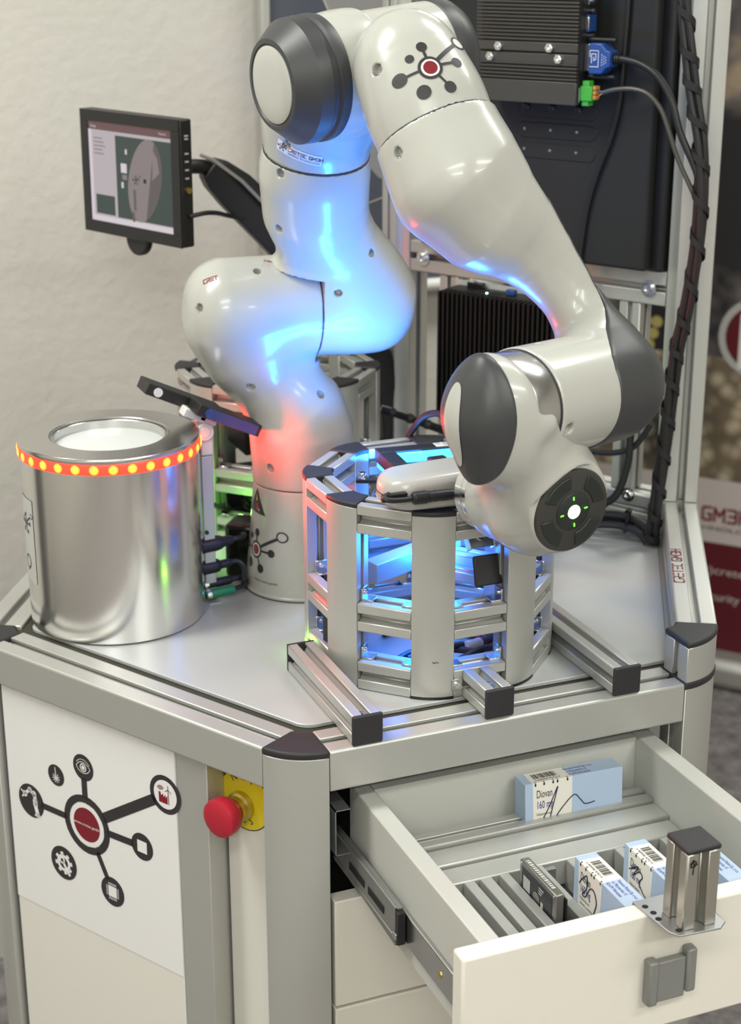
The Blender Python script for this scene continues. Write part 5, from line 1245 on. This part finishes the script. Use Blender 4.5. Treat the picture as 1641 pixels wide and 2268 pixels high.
for _p, _n in (((.1006, .3692-.031, .1070), (-.35, -.93, .1)), ((.0877, .3352, .0110), (-.514, -.858, .11))):
    dc = Decal(); dc.ring(0, 0, .0052, .0047, 0, 0); dc.disc(0, 0, .0047, 1, 0); _n = Vector(_n).normalized()
    dc.place('screw_recess', ['label_grey', 'robot_white'], rob, _p, V3(-_n.y, _n.x, 0), Z3, bvh=BV['base'])  # flat print: the grey ring paints the soft shading of a shallow dimple
_rt2, _up2 = V3(.9248, -.3805, 0), V3(.1256, .3034, .9445)
def tangent(n, ang):
    n = Vector(n).normalized(); u = _rt2*math.cos(R(ang))+_up2*math.sin(R(ang)); u = (u-n*u.dot(n)).normalized(); return u, n.cross(u)
u_, v_ = tangent((-.217, -.795, .567), 21)
dc = Decal(); dc.logo(0, 0, .0104, 0, 1, 2, lv=1); dc.place('emblem', ['ink_dark', 'ink_red', 'decal_white'], rob, (.1214, .0697, .5718), u_, v_, bvh=BV['l4'], lift=.0003)
u_, v_ = tangent((-.60, -.65, -.47), -18)
dc = Decal(); dc.grid(-.0225, -.0062, .0235, .0066, 2, 0, 18, 6); dc.logo(-.0165, .0, .0017, 0, 1, 2, lv=1); dc.sign('CRETEC GMBH', -.0100, -.0004, .0038, 1, 1, gap=.26, w=.2)
dc.text('GRIPPING TECHNOLOGIES', -.0098, -.0046, .0034, 0, 1, width=.0325); dc.place('name_label', ['ink_dark', 'ink_red', 'decal_white'], rob, (.0820, .2850, .4795), u_, v_, bvh=BV['l3'], lift=.0003)
u_, v_ = tangent((.05, -.47, .88), -24)
dc = Decal(); dc.sign('CRETEC GMBH', -.012, .004, .0032, 1, 0, gap=.26, w=.2); dc.text('info@cretec.gmbh', -.012, -.0005, .0032, 0, 0, width=.022); dc.text('Service', -.012, -.0045, .0032, 0, 0, width=.010)
dc.place('service_print', ['label_grey', 'ink_red'], rob, (.0850, .3706, .3575), u_, v_, bvh=BV['l1'])
u_, v_ = tangent((-.45, -.45, .77), 10); dc = Decal(); dc.sign('CRET', -.010, 0, .0045, 0, 0, gap=.28, w=.26); dc.place('end_print', ['ink_red'], rob, (.0150, .3650, .3560), u_, v_, bvh=BV['l1'])
_n = Vector((-.97, -.24, .112)).normalized(); _u = V3(-_n.y*-1, _n.x*-1, 0).normalized() if False else V3(.24, -.97, 0).normalized(); _v = _n.cross(_u) if _n.cross(_u).z > 0 else -_n.cross(_u)
dc = Decal(); dc.logo(0, 0, .0098, 0, 1, 2, lv=0, inner=False); dc.place('emblem', ['ink_dark', 'ink_red', 'decal_white'], rob, (.0617, .3800, .050), _u, _v, bvh=BV['base'], lift=.0003, step=.0001)
dc = Decal(); dc.text('www.cretec.gmbh', -.016, 0, .0042, 0, 0, width=.034); dc.place('web_print', ['ink_dark'], rob, (.064, .3637, .0165), V3(.43, -.90, 0), Z3, bvh=BV['base'])
dc = Decal(); _T = ((-.0235, -.0095), (.0095, -.0102), (-.007, .0176)); _vs = []; _fs = []; _n = 8
for _a in range(_n+1):
    for _b in range(_n+1-_a):
        _c = _n-_a-_b; _vs.append(tuple((_T[0][k]*_a+_T[1][k]*_b+_T[2][k]*_c)/_n for k in (0, 1)))
def _ix(a, b): return sum(_n+1-q for q in range(a))+b
for _a in range(_n):
    for _b in range(_n-_a):
        _fs.append((_ix(_a, _b), _ix(_a, _b+1), _ix(_a+1, _b)))
        if _a+_b < _n-1: _fs.append((_ix(_a, _b+1), _ix(_a+1, _b+1), _ix(_a+1, _b)))
dc.it.append((_vs, _fs, 0, 0))
dc.poly([(-.0075, .004), (-.007, .012), (-.0045, .004)], 1, 2); dc.poly([(-.008, -.007), (-.0035, -.0055), (-.0005, -.008), (-.003, .0005), (-.006, .002)], 2, 2); dc.poly([(-.002, -.0055), (.0005, -.0070), (-.001, -.003)], 3, 3)
dc.place('warning_triangle', ['ink_dark', 'estop_yellow', 'estop_red', 'decal_white'], rob, (.0672, .3780, .1000), V3(.242, -.967, 0), Z3, bvh=BV['base'])
